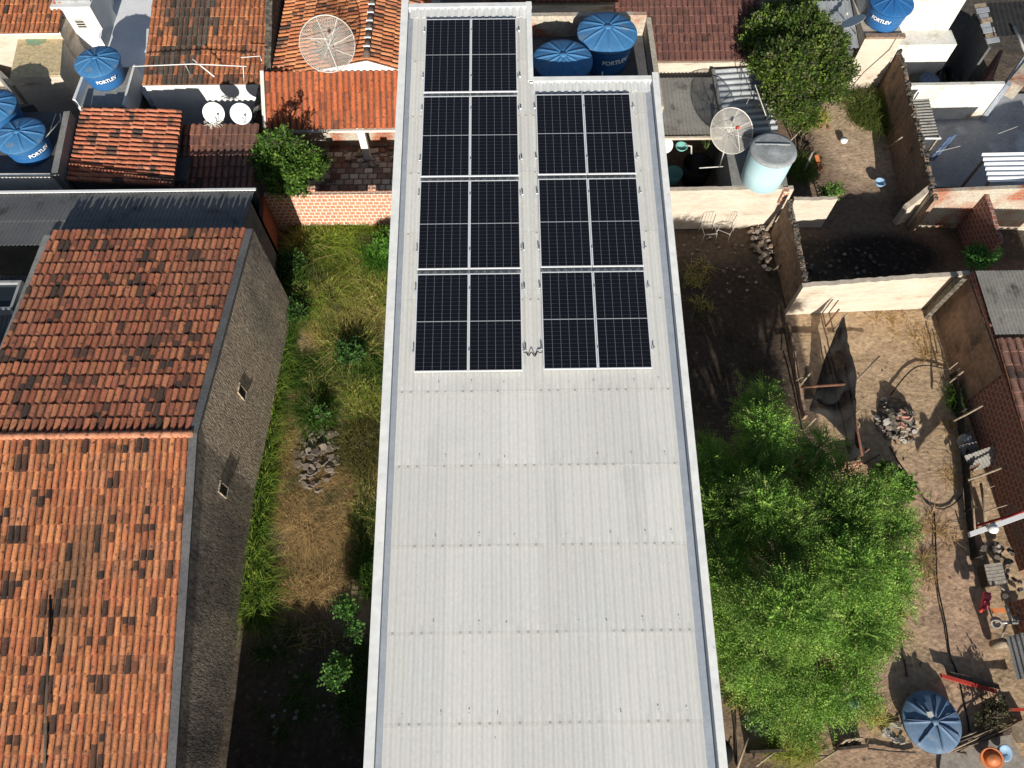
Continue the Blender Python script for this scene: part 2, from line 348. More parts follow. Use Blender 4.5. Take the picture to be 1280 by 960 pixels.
def corrugated(mb, O, U, V, pitch=.177, amp=.025, rows=None, lap=.012, seg=8, th=.008, dirt=None):
    """wavy sheet: waves run along V, repeat along U; rows = list of fractions (0..1) where sheets lap"""
    O, U, V = map(Vector, (O, U, V)); nrm = U.cross(V).normalized()
    if nrm.z < 0: nrm = -nrm
    nw = max(1, round(U.length/pitch)); nx = nw*seg; rows = rows or [0, 1]
    flip = U.cross(V).dot(nrm) < 0; n = nx+1
    for a, b in zip(rows[:-1], rows[1:]):
        e = .07/V.length if b < .999 else 0
        def row(t, lift): return [O+U*(i/nx)+V*t+nrm*(math.cos(2*math.pi*i/seg)*amp+lift) for i in range(n)]
        hi = 0 if a < .001 else 0
        top = row(a, hi)+row(b+e, lap); bot = row(a, hi-th)+row(b+e, lap-th)
        fq = [(i, i+1, n+i+1, n+i) for i in range(nx)]; fr_ = [f[::-1] for f in fq]
        if flip: fq, fr_ = fr_, fq
        if dirt is None: mb.add(top, fq, None, True)
        else:
            LV = V.length; ts = [a, a+.10/LV, a+.28/LV, b+e-.16/LV, b+e-.05/LV, b+e]; rws = []
            for t in ts: rws += row(t, hi+(lap-hi)*(t-a)/(b+e-a))
            fs2 = []; cs = []; tone = dirt.uniform(.97, 1.03)
            for j in range(5):
                for i in range(nx):
                    f = (j*n+i, j*n+i+1, (j+1)*n+i+1, (j+1)*n+i); fs2.append(f[::-1] if flip else f)
                    w_ = i//seg; ph = i % seg; shv = 1+.035*math.sin((w_//6)*2.3+a*9); c_ = .60*tone*shv
                    valley = ph in (3, 4)
                    hsh = random.Random(w_*31+int(a*997)).random()
                    if j == 4: c_ *= .55 if (valley and hsh > .35) else .93
                    elif j == 3: c_ *= .86 if (valley and hsh > .6) else 1
                    elif j == 0: c_ *= .90
                    elif valley: c_ *= .95
                    cs.append((c_, c_*.995, c_*.95))
            k0 = len(mb.f); mb.add(rws, fs2, None, True); mb.c[k0:] = cs
        mb.add(bot, fr_, (.5,.5,.5) if dirt is not None else None, True)
        edge = row(b+e, lap)+row(b+e, lap-th); mb.add(edge, fq, (.42,.42,.41) if dirt is not None else None, False)
        edge = row(a, hi)+row(a, hi-th); mb.add(edge, fr_, (.5,.5,.5) if dirt is not None else None, False)
    return mb
# ================================================================ GROUND
LZ = [] # zones of soil colour, some darkened as painted shade: (cx, cy, rx, ry, colour) in world metres, later ones win softly
def zone(px, py, rx, ry, col, soft=.25, z=0): p = P(px, py, z); LZ.append((p.x, p.y, rx, ry, col, soft))
TAN = (.34,.25,.165); DK = (.06,.047,.036); BR = (.2,.14,.10); STRAW = (.38,.28,.15)
def soil_and_shade_colour(x, y):
    c = np.zeros((len(x), 3)); c[:] = BR
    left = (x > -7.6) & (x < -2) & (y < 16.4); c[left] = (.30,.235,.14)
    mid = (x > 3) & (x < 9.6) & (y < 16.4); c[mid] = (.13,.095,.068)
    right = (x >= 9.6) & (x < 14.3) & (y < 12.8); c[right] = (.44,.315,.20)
    for (cx, cy, rx, ry, col, soft) in LZ:
        d = np.sqrt(((x-cx)/rx)**2+((y-cy)/ry)**2)
        w = np.clip((1+soft-d)/(2*soft), 0, 1)[:, None]; c = c*(1-w)+np.array(col)*w
    return c
zone(900, 420, 2.2, 3.6, (.06,.045,.035)); zone(900, 300, 1.8, 1.0, (.12,.088,.066)); zone(930, 880, 1.6, 1.3, (.24,.17,.115))  # first two zones deepen the tree shade in the soil colour
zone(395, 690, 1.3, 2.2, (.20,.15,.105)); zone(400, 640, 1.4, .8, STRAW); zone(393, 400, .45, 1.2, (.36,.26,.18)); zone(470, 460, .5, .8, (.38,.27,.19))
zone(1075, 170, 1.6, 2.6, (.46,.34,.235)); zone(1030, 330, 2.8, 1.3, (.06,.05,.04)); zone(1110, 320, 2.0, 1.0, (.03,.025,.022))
zone(1180, 720, 1.0, 3.0, (.42,.285,.195)); zone(1100, 900, 3, 1.5, (.40,.275,.185)); zone(395, 560, .7, .5, (.10,.08,.06)); zone(370, 870, 3.2, 1.9, (.075,.06,.046)); zone(340, 960, 3.2, 1.9, (.075,.06,.046)); zone(1200, 70, 2.6, 2.8, (.13,.10,.075)); zone(1270, 20, 3, 3, (.08,.07,.06)); zone(1270, 290, 2.5, 1.5, (.07,.06,.05))  # dark zones at lower-left lot and top-right court are painted shade
def axis(lo, hi, step, far):
    a = list(np.arange(lo, hi+1e-6, step)); s = step
    l = [lo]; 
    while l[-1] > -far: s *= 1.6; l.append(l[-1]-s)
    r = [hi]; s = step
    while r[-1] < far: s *= 1.6; r.append(r[-1]+s)
    return np.array(sorted(set(l[1:]+a+r[1:])))
gx = axis(-24, 24, .14, 2500); gy = axis(-4, 32, .14, 2500)
X, Y = np.meshgrid(gx, gy, indexing='ij'); nX, nY = X.shape
Z = np.zeros_like(X)
near = (abs(X) < 25) & (Y > -5) & (Y < 33)
for i, j in zip(*np.nonzero(near)):
    x, y = X[i, j], Y[i, j]
    Z[i, j] = (mnoise.noise((x*.5, y*.5, 0))*.05+mnoise.noise((x*2.1, y*2.1, 3))*.035+mnoise.noise((x*5, y*5, 9))*.02)
Z[~near] = -.02
me = bpy.data.meshes.new('ground'); co = np.stack([X.ravel(), Y.ravel(), Z.ravel()], 1)
idx = np.arange(nX*nY).reshape(nX, nY)
qd = np.stack([idx[:-1,:-1].ravel(), idx[1:,:-1].ravel(), idx[1:,1:].ravel(), idx[:-1,1:].ravel()], 1)
me.vertices.add(len(co)); me.vertices.foreach_set('co', co.ravel()); me.loops.add(qd.size); me.loops.foreach_set('vertex_index', qd.ravel().astype('i'))
me.polygons.add(len(qd)); me.polygons.foreach_set('loop_start', np.arange(0, qd.size, 4, dtype='i')); me.polygons.foreach_set('use_smooth', [True]*len(qd)); me.update(calc_edges=True)
ca = me.color_attributes.new('col', 'FLOAT_COLOR', 'POINT'); cc = np.ones((len(co), 4), 'f'); cc[:, :3] = soil_and_shade_colour(co[:,0], co[:,1]); ca.data.foreach_set('color', cc.ravel())
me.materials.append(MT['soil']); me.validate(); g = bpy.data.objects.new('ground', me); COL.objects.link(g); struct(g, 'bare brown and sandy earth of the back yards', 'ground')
# ================================================================ LONG WHITE-ROOFED BUILDING
T7 = math.tan(math.radians(7)); C7, S7 = math.cos(math.radians(7)), math.sin(math.radians(7))
OP = Vector((-1.99903, 16.36222, 8.29569))                      # upper left corner of the panel plane
def zr(y): return OP.z+(y-OP.y)*T7-.125                           # mean roof surface
YS = -9.0
hall = thing('long_building', (.5, 4, 0), 'long narrow building with a white corrugated roof and solar panels at its far end', 'building')
b = MB()
b.wall((-2.62, 16.95), (-2.62, YS), 0, zr(16.95)+.12, .16, z1b=zr(YS)+.12)
b.wall((3.70, YS), (3.70, 14.58), 0, zr(YS)+.12, .13, z1b=zr(14.58)+.12)
b.wall((3.57, 14.58), (.64, 14.58), 0, zr(14.58)-.06, .12)
b.wall((.64, 14.58), (.64, 16.95), 0, zr(14.58)-.06, .12, z1b=zr(16.95)-.06)
b.wall((.64, 16.95), (-2.46, 16.95), 0, zr(16.95)-.06, .12)
b.wall((-2.46, YS), (3.57, YS), 0, zr(YS)-.06, .12)
b.build('wall', 'white_render', hall)
laps_y = [16.95, 15.2, 13.55, 11.95, 10.35, 8.7, 6.62, 5.05, 3.49, 1.91, .38, -1.2, -2.8, -4.4, -6, -7.5, YS]
def roofpart(x0, x1, y1):
    mb = MB(); ys = [y for y in laps_y if y < y1-.3]; ys = [y1]+ys; fr = [(y1-y)/(y1-YS) for y in ys]
    corrugated(mb, (x0, y1, zr(y1)), (x1-x0, 0, 0), (0, YS-y1, zr(YS)-zr(y1)), .177, .027, fr, lap=.028, dirt=random.Random(8))
    return mb
roofpart(-2.33, .56, 16.80).build('roof', 'white_corrugated', hall)
roofpart(.56+.0, 3.38, 14.45).build('roof', 'white_corrugated', hall)
for side, x0, x1, y1 in (('l', -2.46, -2.335, 16.8), ('r', 3.385, 3.57, 14.45)):
    c = MB(); c.obox((x0, YS, zr(YS)-.10), (x1-x0, 0, 0), (0, y1-YS, zr(y1)-zr(YS)), (0, 0, .03)); c.build('gutter', 'gutter_metal', hall)
def flash(x0, x1, y, ya=.32):
    mb = MB(); corrugated(mb, (x0, y, zr(y)+.035), (x1-x0, 0, 0), (0, -ya, -ya*T7), .177, .024, [0, 1], lap=0)
    mb.obox((x0-.1, y, zr(y)-.02), (x1-x0+.2, 0, 0), (0, .14, .01), (0, 0, .085)); return mb
flash(-2.40, .58, 16.82).build('ridge_flashing', 'white_flashing', hall)
flash(.66, 3.50, 14.46).build('ridge_flashing', 'white_flashing', hall)
for (xa, xb, ya, yb) in ((-2.63, -2.45, YS, 16.97), (3.56, 3.71, YS, 14.6)):
    c = MB(); c.obox((xa, ya, zr(ya)+.122), (xb-xa, 0, 0), (0, yb-ya, zr(yb)-zr(ya)), (0, 0, .03)); c.build('parapet_cap', 'white_flashing', hall)
c = MB(); c.obox((.54, 14.46, zr(14.46)+.03), (.13, 0, 0), (0, 2.5, 2.5*T7), (0, 0, .05)); c.build('parapet_cap', 'white_flashing', hall)
bm_ = MB(); bm_.lathe((0, 0, 0), [(0.0, .013), (.007, .013), (.011, .005), (.012, 0)], 8); bolt0 = None
rr = random.Random(3); bn = 0
for y in laps_y[5:11]:
    for k in range(9):
        x = -2.1+k*.66+rr.uniform(-.12, .12)
        if x > 3.3 or (y > 7.3): continue
        x = -2.33+(round((x+2.33)/.17)) * .17
        if bolt0 is None:
            bolt0 = bm_.build('roof_bolt', 'steel', hall); o = bolt0
        else: o = bolt0.copy(); COL.objects.link(o)
        yy = y+.12+rr.uniform(-.03, .03); o.location = Vector((x, yy, zr(yy)+.034))-Vector(hall.location); bn += 1
# moving origin-correct: bolt mesh was built around the world origin
for v in bolt0.data.vertices: v.co += Vector(hall.location)
# ================================================================ SOLAR PANELS
PW, PL, GAP = 1.134, 2.279, .11948
def pl(X_, Y_, h=0.0): return OP+Vector((X_, Y_*C7-h*S7, Y_*S7+h*C7))
def panel_meshes():
    A = {}
    U = Vector((1, 0, 0)); V = Vector((0, -C7, -S7)); Nn = Vector((0, -S7, C7))
    gl = MB(); o = U*.022+V*.022+Nn*(-.004); a, c = PW-.044, PL-.044
    gl.add([o, o+U*a, o+U*a+V*c, o+V*c], [(3, 2, 1, 0)], None, False, [[(0, 0), (a, 0), (a, c), (0, c)][::-1]])
    A['cells'] = gl
    fr = MB(); t = .022
    fr.obox(Nn*-.035, U*t, V*PL, Nn*.035); fr.obox(U*(PW-t)+Nn*-.035, U*t, V*PL, Nn*.035)
    fr.obox(U*t+Nn*-.035, U*(PW-2*t), V*t, Nn*.035); fr.obox(U*t+V*(PL-t)+Nn*-.035, U*(PW-2*t), V*t, Nn*.035)
    A['frame'] = fr
    bk = MB(); bk.obox(U*t+V*t+Nn*-.012, U*(PW-2*t), V*(PL-2*t), Nn*.003); A['backsheet'] = bk
    jb = MB(); jb.obox(U*(PW/2-.05)+V*(PL/2-.04)+Nn*-.032, U*.1, V*.08, Nn*.018); A['junction_box'] = jb
    return A
A = panel_meshes(); proto = thing('solar_module', (0, 0, 0), 'x', 'solar panel', 'solar panels on the white roof'); kids = []
for k, m_ in (('cells', 'cells'), ('frame', 'anodised_frame'), ('backsheet', 'white_paint'), ('junction_box', 'black_plastic')): kids.append(A[k].build(k, m_, proto))
first = True
rowsL = ['top row', 'second row', 'third row', 'bottom row']; rowsR = ['top row', 'middle row', 'bottom row']
for arr, x0, y0, rows in (('left', 0, 0, [0,1,2,3]), ('right', 2.70632, .01904, [1,2,3])):
    for r in rows:
        for c in (0, 1):
            if first: o = proto; first = False
            else:
                o = proto.copy(); COL.objects.link(o)
                for k in kids: q = k.copy(); COL.objects.link(q); q.parent = o
            o.location = pl(x0+c*(PW+.01), y0-r*(PL+GAP))
            nm = rowsL[r] if arr == 'left' else rowsR[r-1]
            o['label'] = f"black solar panel, {'left' if c == 0 else 'right'} one in the {nm} of the {arr} array"
rail0 = None
for arr, x0, y0, rows in (('left', 0, 0, [0,1,2,3]), ('right', 2.70632, .01904, [1,2,3])):
    for r in rows:
        for e, fr_ in ((0, .17), (1, .80)):
            loc = pl(x0-.03, y0-r*(PL+GAP)-PL*fr_, -.075)
            if rail0 is None:
                rail = thing('mounting_rail', (0,0,0), 'x', 'rail', 'aluminium rails under the solar panels'); rk = []
                mb = MB(); mb.obox((0,0,0), (2*PW+.07, 0, 0), (0, .04*C7, .04*S7), (0, -.038*S7, .038*C7)); rk.append(mb.build('rail_bar', 'aluminium', rail))
                for xx in (-.012, 2*PW+.092):
                    mb = MB(); mb.obox((xx, -.03, -.0), (.03, 0, 0), (0, .07, .0086), (0, 0, .05)); mb.obox((xx-.004, -.01, .046), (.036, 0, 0), (0, .05, .006), (0, 0, .022)); rk.append(mb.build('end_clamp', 'aluminium', rail))
                mb = MB(); mb.obox((PW+.04, -.01, .03), (.03, 0, 0), (0, .07, .0086), (0, 0, .05)); rk.append(mb.build('mid_clamp', 'aluminium', rail))
                for xx in (.0, 1.1, 2.2):
                    mb = MB(); mb.box((xx+.02, .02, -.035), .03, .05, .04); rk.append(mb.build('roof_foot', 'black_plastic', rail))
                o = rail; rail0 = rail
            else:
                o = rail0.copy(); COL.objects.link(o)
                for k in rk: q = k.copy(); COL.objects.link(q); q.parent = o
            o.location = loc
            nm = rowsL[r] if arr == 'left' else rowsR[r-1]
            o['label'] = f"{'upper' if e == 0 else 'lower'} aluminium rail under the panels, {nm} of the {arr} array"
mb = MB(); pts = []
for i in range(25):
    t = i/24; x = 2.30+t*.40; pts.append(pl(x, -3*(PL+GAP)-PL*.80-.02-.05*math.sin(t*math.pi)+.05*math.sin(t*6*math.pi)*(1 if .2 < t < .8 else 0), -.06))
mb.tube(pts, .011, 6)
tag(mb.build('cable', 'black_plastic'), 'thin looping black cable bridging the gap between the two solar arrays', 'cable')
# ================================================================ GABLED TILE BUILDING, LEFT
XW = -7.43
rid = PXW(247, 543, XW); sou = PXW(220, 960, XW); nor = P(316, 288, 4.35); XN = nor.x
slN = (rid.z-nor.z)/(nor.y-rid.y); slS = (rid.z-sou.z)/(rid.y-sou.y); YE = -3.2; zs = rid.z-slS*(rid.y-YE)
print('gable', rid, sou, nor, slN, slS)
gab = thing('gabled_building', (-10, 6, 0), 'rough rendered building with a two-sided roof of orange barrel tiles', 'building')
def gable_wall(x0, x1):
    mb = MB(); prof = [(YE, 0), (rid.y, 0), (nor.y+.05, 0), (nor.y+.05, nor.z-.02), (rid.y, rid.z-.02), (YE, zs-.02)]
    n = len(prof); sk_ = lambda y: max(0, y-rid.y)/(nor.y-rid.y)*(XN-XW); vs = [(x0+sk_(y), y, z) for y, z in prof]+[(x1+sk_(y), y, z) for y, z in prof]
    fs = [(0, 5, 4, 1), (1, 4, 3, 2), (6, 7, 10, 11), (7, 8, 9, 10)]+[(i, (i+1) % n, n+(i+1) % n, n+i) for i in range(n)]
    return mb.add(vs, fs)
gw = gable_wall(XW-.2, XW).build('wall', 'stucco_rough', gab)
for px, py in ((297, 490), (278, 612)):
    c = PXW(px, py, XW); XV = XW+max(0, c.y-rid.y)/(nor.y-rid.y)*(XN-XW)+.004; mb = MB(); w, h = .24, .50
    for (a_, b_, hh, zz) in ((c.y-w/2-.03, c.y-w/2, h, 0), (c.y+w/2, c.y+w/2+.03, h, 0)):
        mb.obox((XV, a_, c.z-h/2), (.035, 0, 0), (0, b_-a_, 0), (0, 0, h))
    mb.obox((XV, c.y-w/2-.03, c.z+h/2), (.04, 0, 0), (0, w+.06, 0), (0, 0, .03)); mb.obox((XV, c.y-w/2-.03, c.z-h/2-.03), (.05, 0, 0), (0, w+.06, 0), (0, 0, .03))
    f = mb.build('vent_window', 'stucco_rough', gab)
    mb = MB(); mb.obox((XV, c.y-w/2, c.z-h/2), (.006, 0, 0), (0, w, 0), (0, 0, h)); d = mb.build('opening', 'black_plastic', f)
mb = MB()
for (ya, za, yb, zb) in ((YE, zs, rid.y, rid.z), (rid.y, rid.z, nor.y, nor.z)):
    mb.obox((XW-.17, ya, za-.0), (.19, 0, 0), (XN-XW if ya > 0 else 0, yb-ya, zb-za), (0, 0, .075))
mb.build('verge', 'cement_dark', gab)
xl = P(52, 292, nor.z).x; print('xl', xl)
mb, un = MB(), MB()
tiles(mb, un, (XW-.18, rid.y, rid.z+.04), (xl-XW+.18-5.5, 0, 0), (0, YE-rid.y, zs-rid.z), .155, .41, dark=.2, darkcol=(.036,.032,.03), seed=5, age=.4, agecol=(.20,.115,.065), hgt=.055)  # extra length past xl is unseen, added to shade the side roof
s = mb.build('near_roof_slope', 'tile', gab); un.build('under_tile', 'tile_under', s)
mb, un = MB(), MB()
tiles(mb, un, (XW-.18, nor.y, nor.z+.04), (xl-XW+.18, 0, 0), (0, rid.y-nor.y, rid.z-nor.z), .152, .40, dark=.0, seed=9) if False else None
tiles(mb, un, (XW-.18, rid.y, rid.z+.04), (xl-XW+.18, 0, 0), (XN-XW, nor.y-rid.y, nor.z-rid.z), .172, .385, dark=.16, darkcol=(.05,.042,.038), seed=9, step=.014, pal=[(.40,.145,.08), (.35,.12,.07), (.43,.175,.09), (.30,.11,.072), (.37,.145,.085)], age=.15, agecol=(.22,.12,.08), hgt=.05)
s = mb.build('far_roof_slope', 'tile', gab); un.build('under_tile', 'tile_under', s)
mb = MB(); n = 22; L_ = (XW-.1-xl)/n
for i in range(n):
    x = XW-.1-i*L_; mb.tube([(x+.02, rid.y, rid.z+.035+rr.uniform(0,.008)), (x-L_, rid.y, rid.z+.028)], .10, 10, tuple(Vector((.50,.22,.13))*rr.uniform(.85,1.1)), r2=.088)
mb.build('ridge_tiles', 'tile', gab)
MB().wall((XW-.2, YE), (xl-5.5, YE), 0, zs-.05, -.2).build('wall', 'cement', gab); MB().wall((xl, rid.y), (xl, nor.y), 0, rid.z-.05, -.2, z1b=nor.z-.1).build('wall', 'cement', gab); MB().wall((xl-.21, rid.y), (xl-5.5, rid.y), 0, rid.z-.06, .2).build('wall', 'cement', gab); MB().wall((xl-5.5, YE+.01), (xl-5.5, rid.y-.01), 0, zs-.1, -.2, z1b=rid.z-.1).build('wall', 'cement', gab)  # walls beyond xl are unseen, added under the shading roof extension
mb = MB(); q = P(57, 960, sou.z+.1); q2 = P(66, 745, 3.6)
mb.tube([(q2.x, q2.y, rid.z-slS*(rid.y-q2.y)+.11), (q.x-.02, q.y, rid.z-slS*(rid.y-q.y)+.10)], .03, 6)
tag(mb.build('drain_pipe', 'wood_dark'), 'dark slim pipe lying down the near orange tile slope', 'pipe')
# dark fibre-cement lean-to north of it
lt = thing('lean_to_building', (-12, 15, 0), 'low lean-to with a dark grey corrugated roof behind the tiled gable', 'building')
z0 = nor.z-.22; pN = P(316, 239, z0-.36); yN = pN.y; zN = z0-.36; print('leanto', pN)
mb = MB(); corrugated(mb, (pN.x+.05, yN, zN), (-13.5, 0, 0), (0, nor.y-.25-yN, z0-zN), .12, .02, [0, .52, 1]); mb.build('roof', 'fibre_cement', lt)
mb = MB(); mb.obox((pN.x+.1, yN, zN+.02), (-13.5, 0, 0), (0, .08, 0), (0, 0, .035)); mb.build('edge_flashing', 'white_flashing', lt)
mb = MB(); mb.wall((pN.x-.1, nor.y+.07), (pN.x-.1, yN-.05), 0, z0-.1, .15, z1b=zN-.06); mb.wall((pN.x-.1, yN-.05), (-21, yN-.05), 0, zN-.06, .15); mb.build('wall', 'cement_dark', lt)
mb = MB(); corrugated(mb, (xl-.22, nor.y-.2, z0-1.5), (-6, 0, 0), (0, -6, -.5), .12, .02, [0, .3, .6, 1]); mb.build('side_roof', 'fibre_cement', lt)
sk = P(6, 372, 2.7); o = thing('skylight', sk, 'square metal-framed skylight set in the dark roof left of the tiles', 'skylight')
mb = MB()
for (dx, dy, sx, sy) in ((-.4, 0, .08, 1.0), (.4, 0, .08, 1.0), (0, .46, .72, .08), (0, -.46, .72, .08)): mb.box((sk.x+dx, sk.y+dy, sk.z-.2), sx, sy, .35)
mb.build('frame', 'zinc', o); mb = MB(); mb.box((sk.x, sk.y, sk.z+.02), .72, .84, .02); mb.build('pane', 'glass_dark', o)
mb = MB(); mb.tube([(sk.x+.42, sk.y-.5, sk.z+.16), (sk.x+.7, sk.y-.9, sk.z+.12), (sk.x+.5, sk.y-1.3, sk.z+.05)], .015, 6); mb.build('wire', 'white_paint', o)
# neighbouring wall just south of the weedy lot (outside the frame, throws the long shadow)
mb = MB(); mb.wall((-7.2, -1.35), (-2.7, -1.35), 0, 1.98, .15, jag=.12, n=22)
tag(mb.build('boundary_wall', 'brick_red'), 'low wall closing the south end of the weedy lot', 'wall')
# brick wall at the north end of the lot
bw = thing('brick_wall', (-5.3, 16.4, 0), 'pale orange block wall with white mortar at the end of the weedy lot', 'wall')
mb = MB(); mb.wall((-8.08, 16.37), (-2.63, 16.37), 0, 1.86, .14, jag=.008, n=20); mb.build('wall', 'brick_light', bw)
for px in (390, 466): p = PYW(px, 241, 16.52); mb = MB(); mb.box((p.x, 16.6, 0), .26, .19, 1.93); mb.build('pillar', 'brick_light', bw)
mb = MB(); mb.wall((-7.66, 12.6), (-8.06, 16.36), 0, 1.78, .14, jag=.012, n=16, z1b=1.86)
tag(mb.build('side_wall', 'brick_red'), 'shaded red brick wall running back from the corner of the pale block wall', 'wall')
# ================================================================ KITS
MT['old_mosaic'] = brick_mat('old_mosaic', (.20,.10,.075), (.58,.57,.55), (.13,.12,.11), .03, .34, .27, stain=(.12,.10,.09), sthr=.52, sscale=2)
tank_cache = {}
def text_mesh(body, size, R_, h0, ang0, parent, mname='white_paint', c=(0,0,0)):
    cu = bpy.data.curves.new('txt', 'FONT'); cu.body = body; cu.size = size*.82; cu.align_x = 'CENTER'; cu.offset = size*.028
    ob = bpy.data.objects.new('txt', cu); COL.objects.link(ob); dg = bpy.context.evaluated_depsgraph_get()
    me = bpy.data.meshes.new_from_object(ob.evaluated_get(dg)); bpy.data.objects.remove(ob); bpy.data.curves.remove(cu)
    for v in me.vertices:
        a = ang0+v.co.x*1.05/R_; v.co = Vector((R_*math.cos(a), R_*math.sin(a), h0+v.co.y))
    me.materials.clear(); me.materials.append(MT[mname]); o = bpy.data.objects.new('lettering', me); COL.objects.link(o); o.parent = parent
    return o
def water_tank(loc, R_=.75, H_=.75, label='', text=None, m_body='tank_blue', m_lid='tank_blue_dusty', rot=0, group='blue water tanks', ribs=11, tang=-95, name='water_tank'):
    t = thing(name, loc, label, 'water tank', group); c = Vector(loc)
    b = MB(); rb = R_*.80; prof = [(0, 0), (rb, 0)]
    for k in range(1, 13):
        z = H_*k/12; r = rb+(R_*.955-rb)*k/12; prof.append((r+(.012 if k % 3 == 0 else 0), z))
    prof += [(R_*.99, H_), (R_*.99, H_+.03), (R_*.9, H_+.03)]
    b.lathe(c, prof, 48); body = b.build('body', m_body, t)
    mb = MB(); nr, ns = 10, ribs*16; vs = []; fs = []; hd = R_*.20
    for i in range(nr+1):
        f = i/nr; r = R_*1.02*f if i else .001
        for k in range(ns):
            a = 2*math.pi*k/ns+rot; ph = (k/16) % 1; dr = min(ph, 1-ph)*2*math.pi/ribs*r
            rib = (.030*max(0, 1-dr/.035) if .16 < f < .93 else 0)
            z = H_+.035+hd*(1-f**1.6)+rib+(-.012 if f > .95 else 0)
            vs.append(c+Vector((r*math.cos(a), r*math.sin(a), z)))
    for i in range(nr):
        for k in range(ns): fs.append((i*ns+k, (i+1)*ns+k, (i+1)*ns+(k+1) % ns, i*ns+(k+1) % ns))
    mb.add(vs, fs, None, True); mb.lathe(c, [(R_*1.02, H_+.024), (R_*1.03, H_-.05), (R_*1.0, H_-.05)], 48)
    lid = mb.build('lid', m_lid, t)
    k_ = MB(); k_.lathe(c+Vector((0,0,H_+.035+hd-.01)), [(.10*R_/.75, 0), (.09*R_/.75, .03), (.0, .034)], 16); k_.build('lid_hub', m_lid, lid)
    if text: text_mesh(text, .20*R_/.75, R_*.965+.01, H_*.56, math.radians(tang), body)
    return t
def mesh_dish(c, R_, axis, base, label, hub='off_white', name='satellite_dish'):
    c = Vector(c); base = Vector(base); ax = Vector(axis).normalized(); t = thing(name, base, label, 'satellite dish', None)
    q = ax.to_track_quat('Z', 'Y'); depth = R_*.30
    def pt(r, a): return c+q @ Vector((r*math.cos(a), r*math.sin(a), depth*(r/R_)**2-depth*.3))
    # perforated skin: fine net of thin wires
    mb = MB()
    for k in range(24):
        r = R_*(k+1)/24.5; mb.tube([pt(r, 2*math.pi*i/40) for i in range(41)], .0065, 3)
    for k in range(88):
        a = 2*math.pi*k/88; r0 = .2 if k % 2 else (.45 if k % 4 == 2 else .05)
        mb.tube([pt(R_*(r0+(1-r0)*i/6), a) for i in range(7)], .0058, 3)
    mb.build('mesh_reflector', 'mesh_dish', t)
    mb = MB(); mb.tube([pt(R_, 2*math.pi*i/40) for i in range(41)], .016, 5); rim = mb.build('rim', 'mesh_dish', t)
    for k in range(8):
        a = 2*math.pi*k/8+.2; mb = MB(); mb.tube([pt(R_*i/6+.01, a)-(q @ Vector((0,0,.015))) for i in range(7)], .013, 5); mb.build('rib', 'mesh_dish', t)
    f = c+ax*R_*.75
    for k in range(3):
        a = 2*math.pi*k/3+.7; mb = MB(); mb.tube([pt(R_*.97, a), f], .008, 5); mb.build('feed_strut', 'white_paint', t)
    mb = MB(); mb.lathe(f-ax*.05, [(0, 0), (.05, 0), (.06, .08), (.035, .14), (0, .14)], 12, axis=ax); mb.build('feed_horn', hub, t)
    mb = MB(); mb.tube([base, base+Vector((0,0,max(.3, (c.z-base.z)*.5))), c-ax*.12], .03, 8); mb.lathe(c-ax*.14, [(0,0),(.09,0),(.09,.06),(0,.06)], 12, axis=ax); mb.build('mast', 'steel', t)
    return t
def small_dish(c, R_, axis, base, label, group=None):
    c = Vector(c); base = Vector(base); ax = Vector(axis).normalized(); t = thing('satellite_dish', base, label, 'satellite dish', group)
    mb = MB(); mb.lathe(c, [(.001, 0), (R_*.5, R_*.05), (R_*.8, R_*.13), (R_, R_*.2), (R_*1.01, R_*.19), (R_*.8, R_*.11), (R_*.5, R_*.03), (0.001, -.02)], 32, axis=ax); mb.build('reflector', 'white_paint', t)
    q = ax.to_track_quat('Z', 'Y'); rimp = c+q @ Vector((0, -R_*.95, R_*.18)); f = c+ax*R_*1.1+q @ Vector((0, -R_*.35, 0))
    mb = MB(); mb.tube([rimp, f], .012, 6); mb.build('feed_arm', 'steel', t)
    mb = MB(); mb.lathe(f-ax*.02, [(0,0),(.03,0),(.035,-.09),(0,-.09)], 10, axis=ax); mb.build('feed_horn', 'off_white', t)
    mb = MB(); mb.tube([base, base+(c-base)*.5+Vector((0,0,.02)), c-ax*.03], .02, 6); mb.build('mast', 'steel', t)
    return t
def slab_box(name, pts, z0, z1, m, label, cat, part='slab', parapet=None):
    t = thing(name, (sum(p.x for p in pts)/len(pts), sum(p.y for p in pts)/len(pts), z0), label, cat)
    MB().prism([(p.x, p.y) for p in pts], z0, z1).build(part, m, t); return t
def flat(v): return Vector((v.x, v.y, 0))
# ================================================================ TOP LEFT NEIGHBOURS
def south_house(name, pl_, pr_, zt, y_depth, zN, label, m_wall, tile_kw, eave_m='white_render', zg=0, along='y', over=.06, xribs=False):
    """block whose south wall top runs from pixel pl_ to pixel pr_ at height zt; its roof climbs to the north"""
    a, b = P(*pl_, zt), P(*pr_, zt); t = thing(name, (a.x, a.y, zg), label, 'house')
    yb = (a.y+b.y)/2; Wd = b.x-a.x; mb = MB()
    mb.prism([(a.x, a.y), (b.x, b.y), (b.x, yb+y_depth), (a.x, yb+y_depth)], zg, zt-.12); mb.build('wall', m_wall, t)
    mb, un = MB(), MB(); D = Vector((a.x, yb+y_depth, zN)); U = Vector((Wd, 0, 0)); V = Vector((0, -y_depth-over, zt-zN-.02))
    V.x = 0; tiles(mb, un, D, U, V, **tile_kw); s = mb.build('roof', 'tile', t); un.build('under_tile', 'tile_under', s)
    mb = MB(); mb.obox((a.x-.02, yb-.03, zt-.13), (Wd+.04, 0, 0), (0, .03, 0), (0, 0, .09)); mb.build('fascia', eave_m, t)
    return t
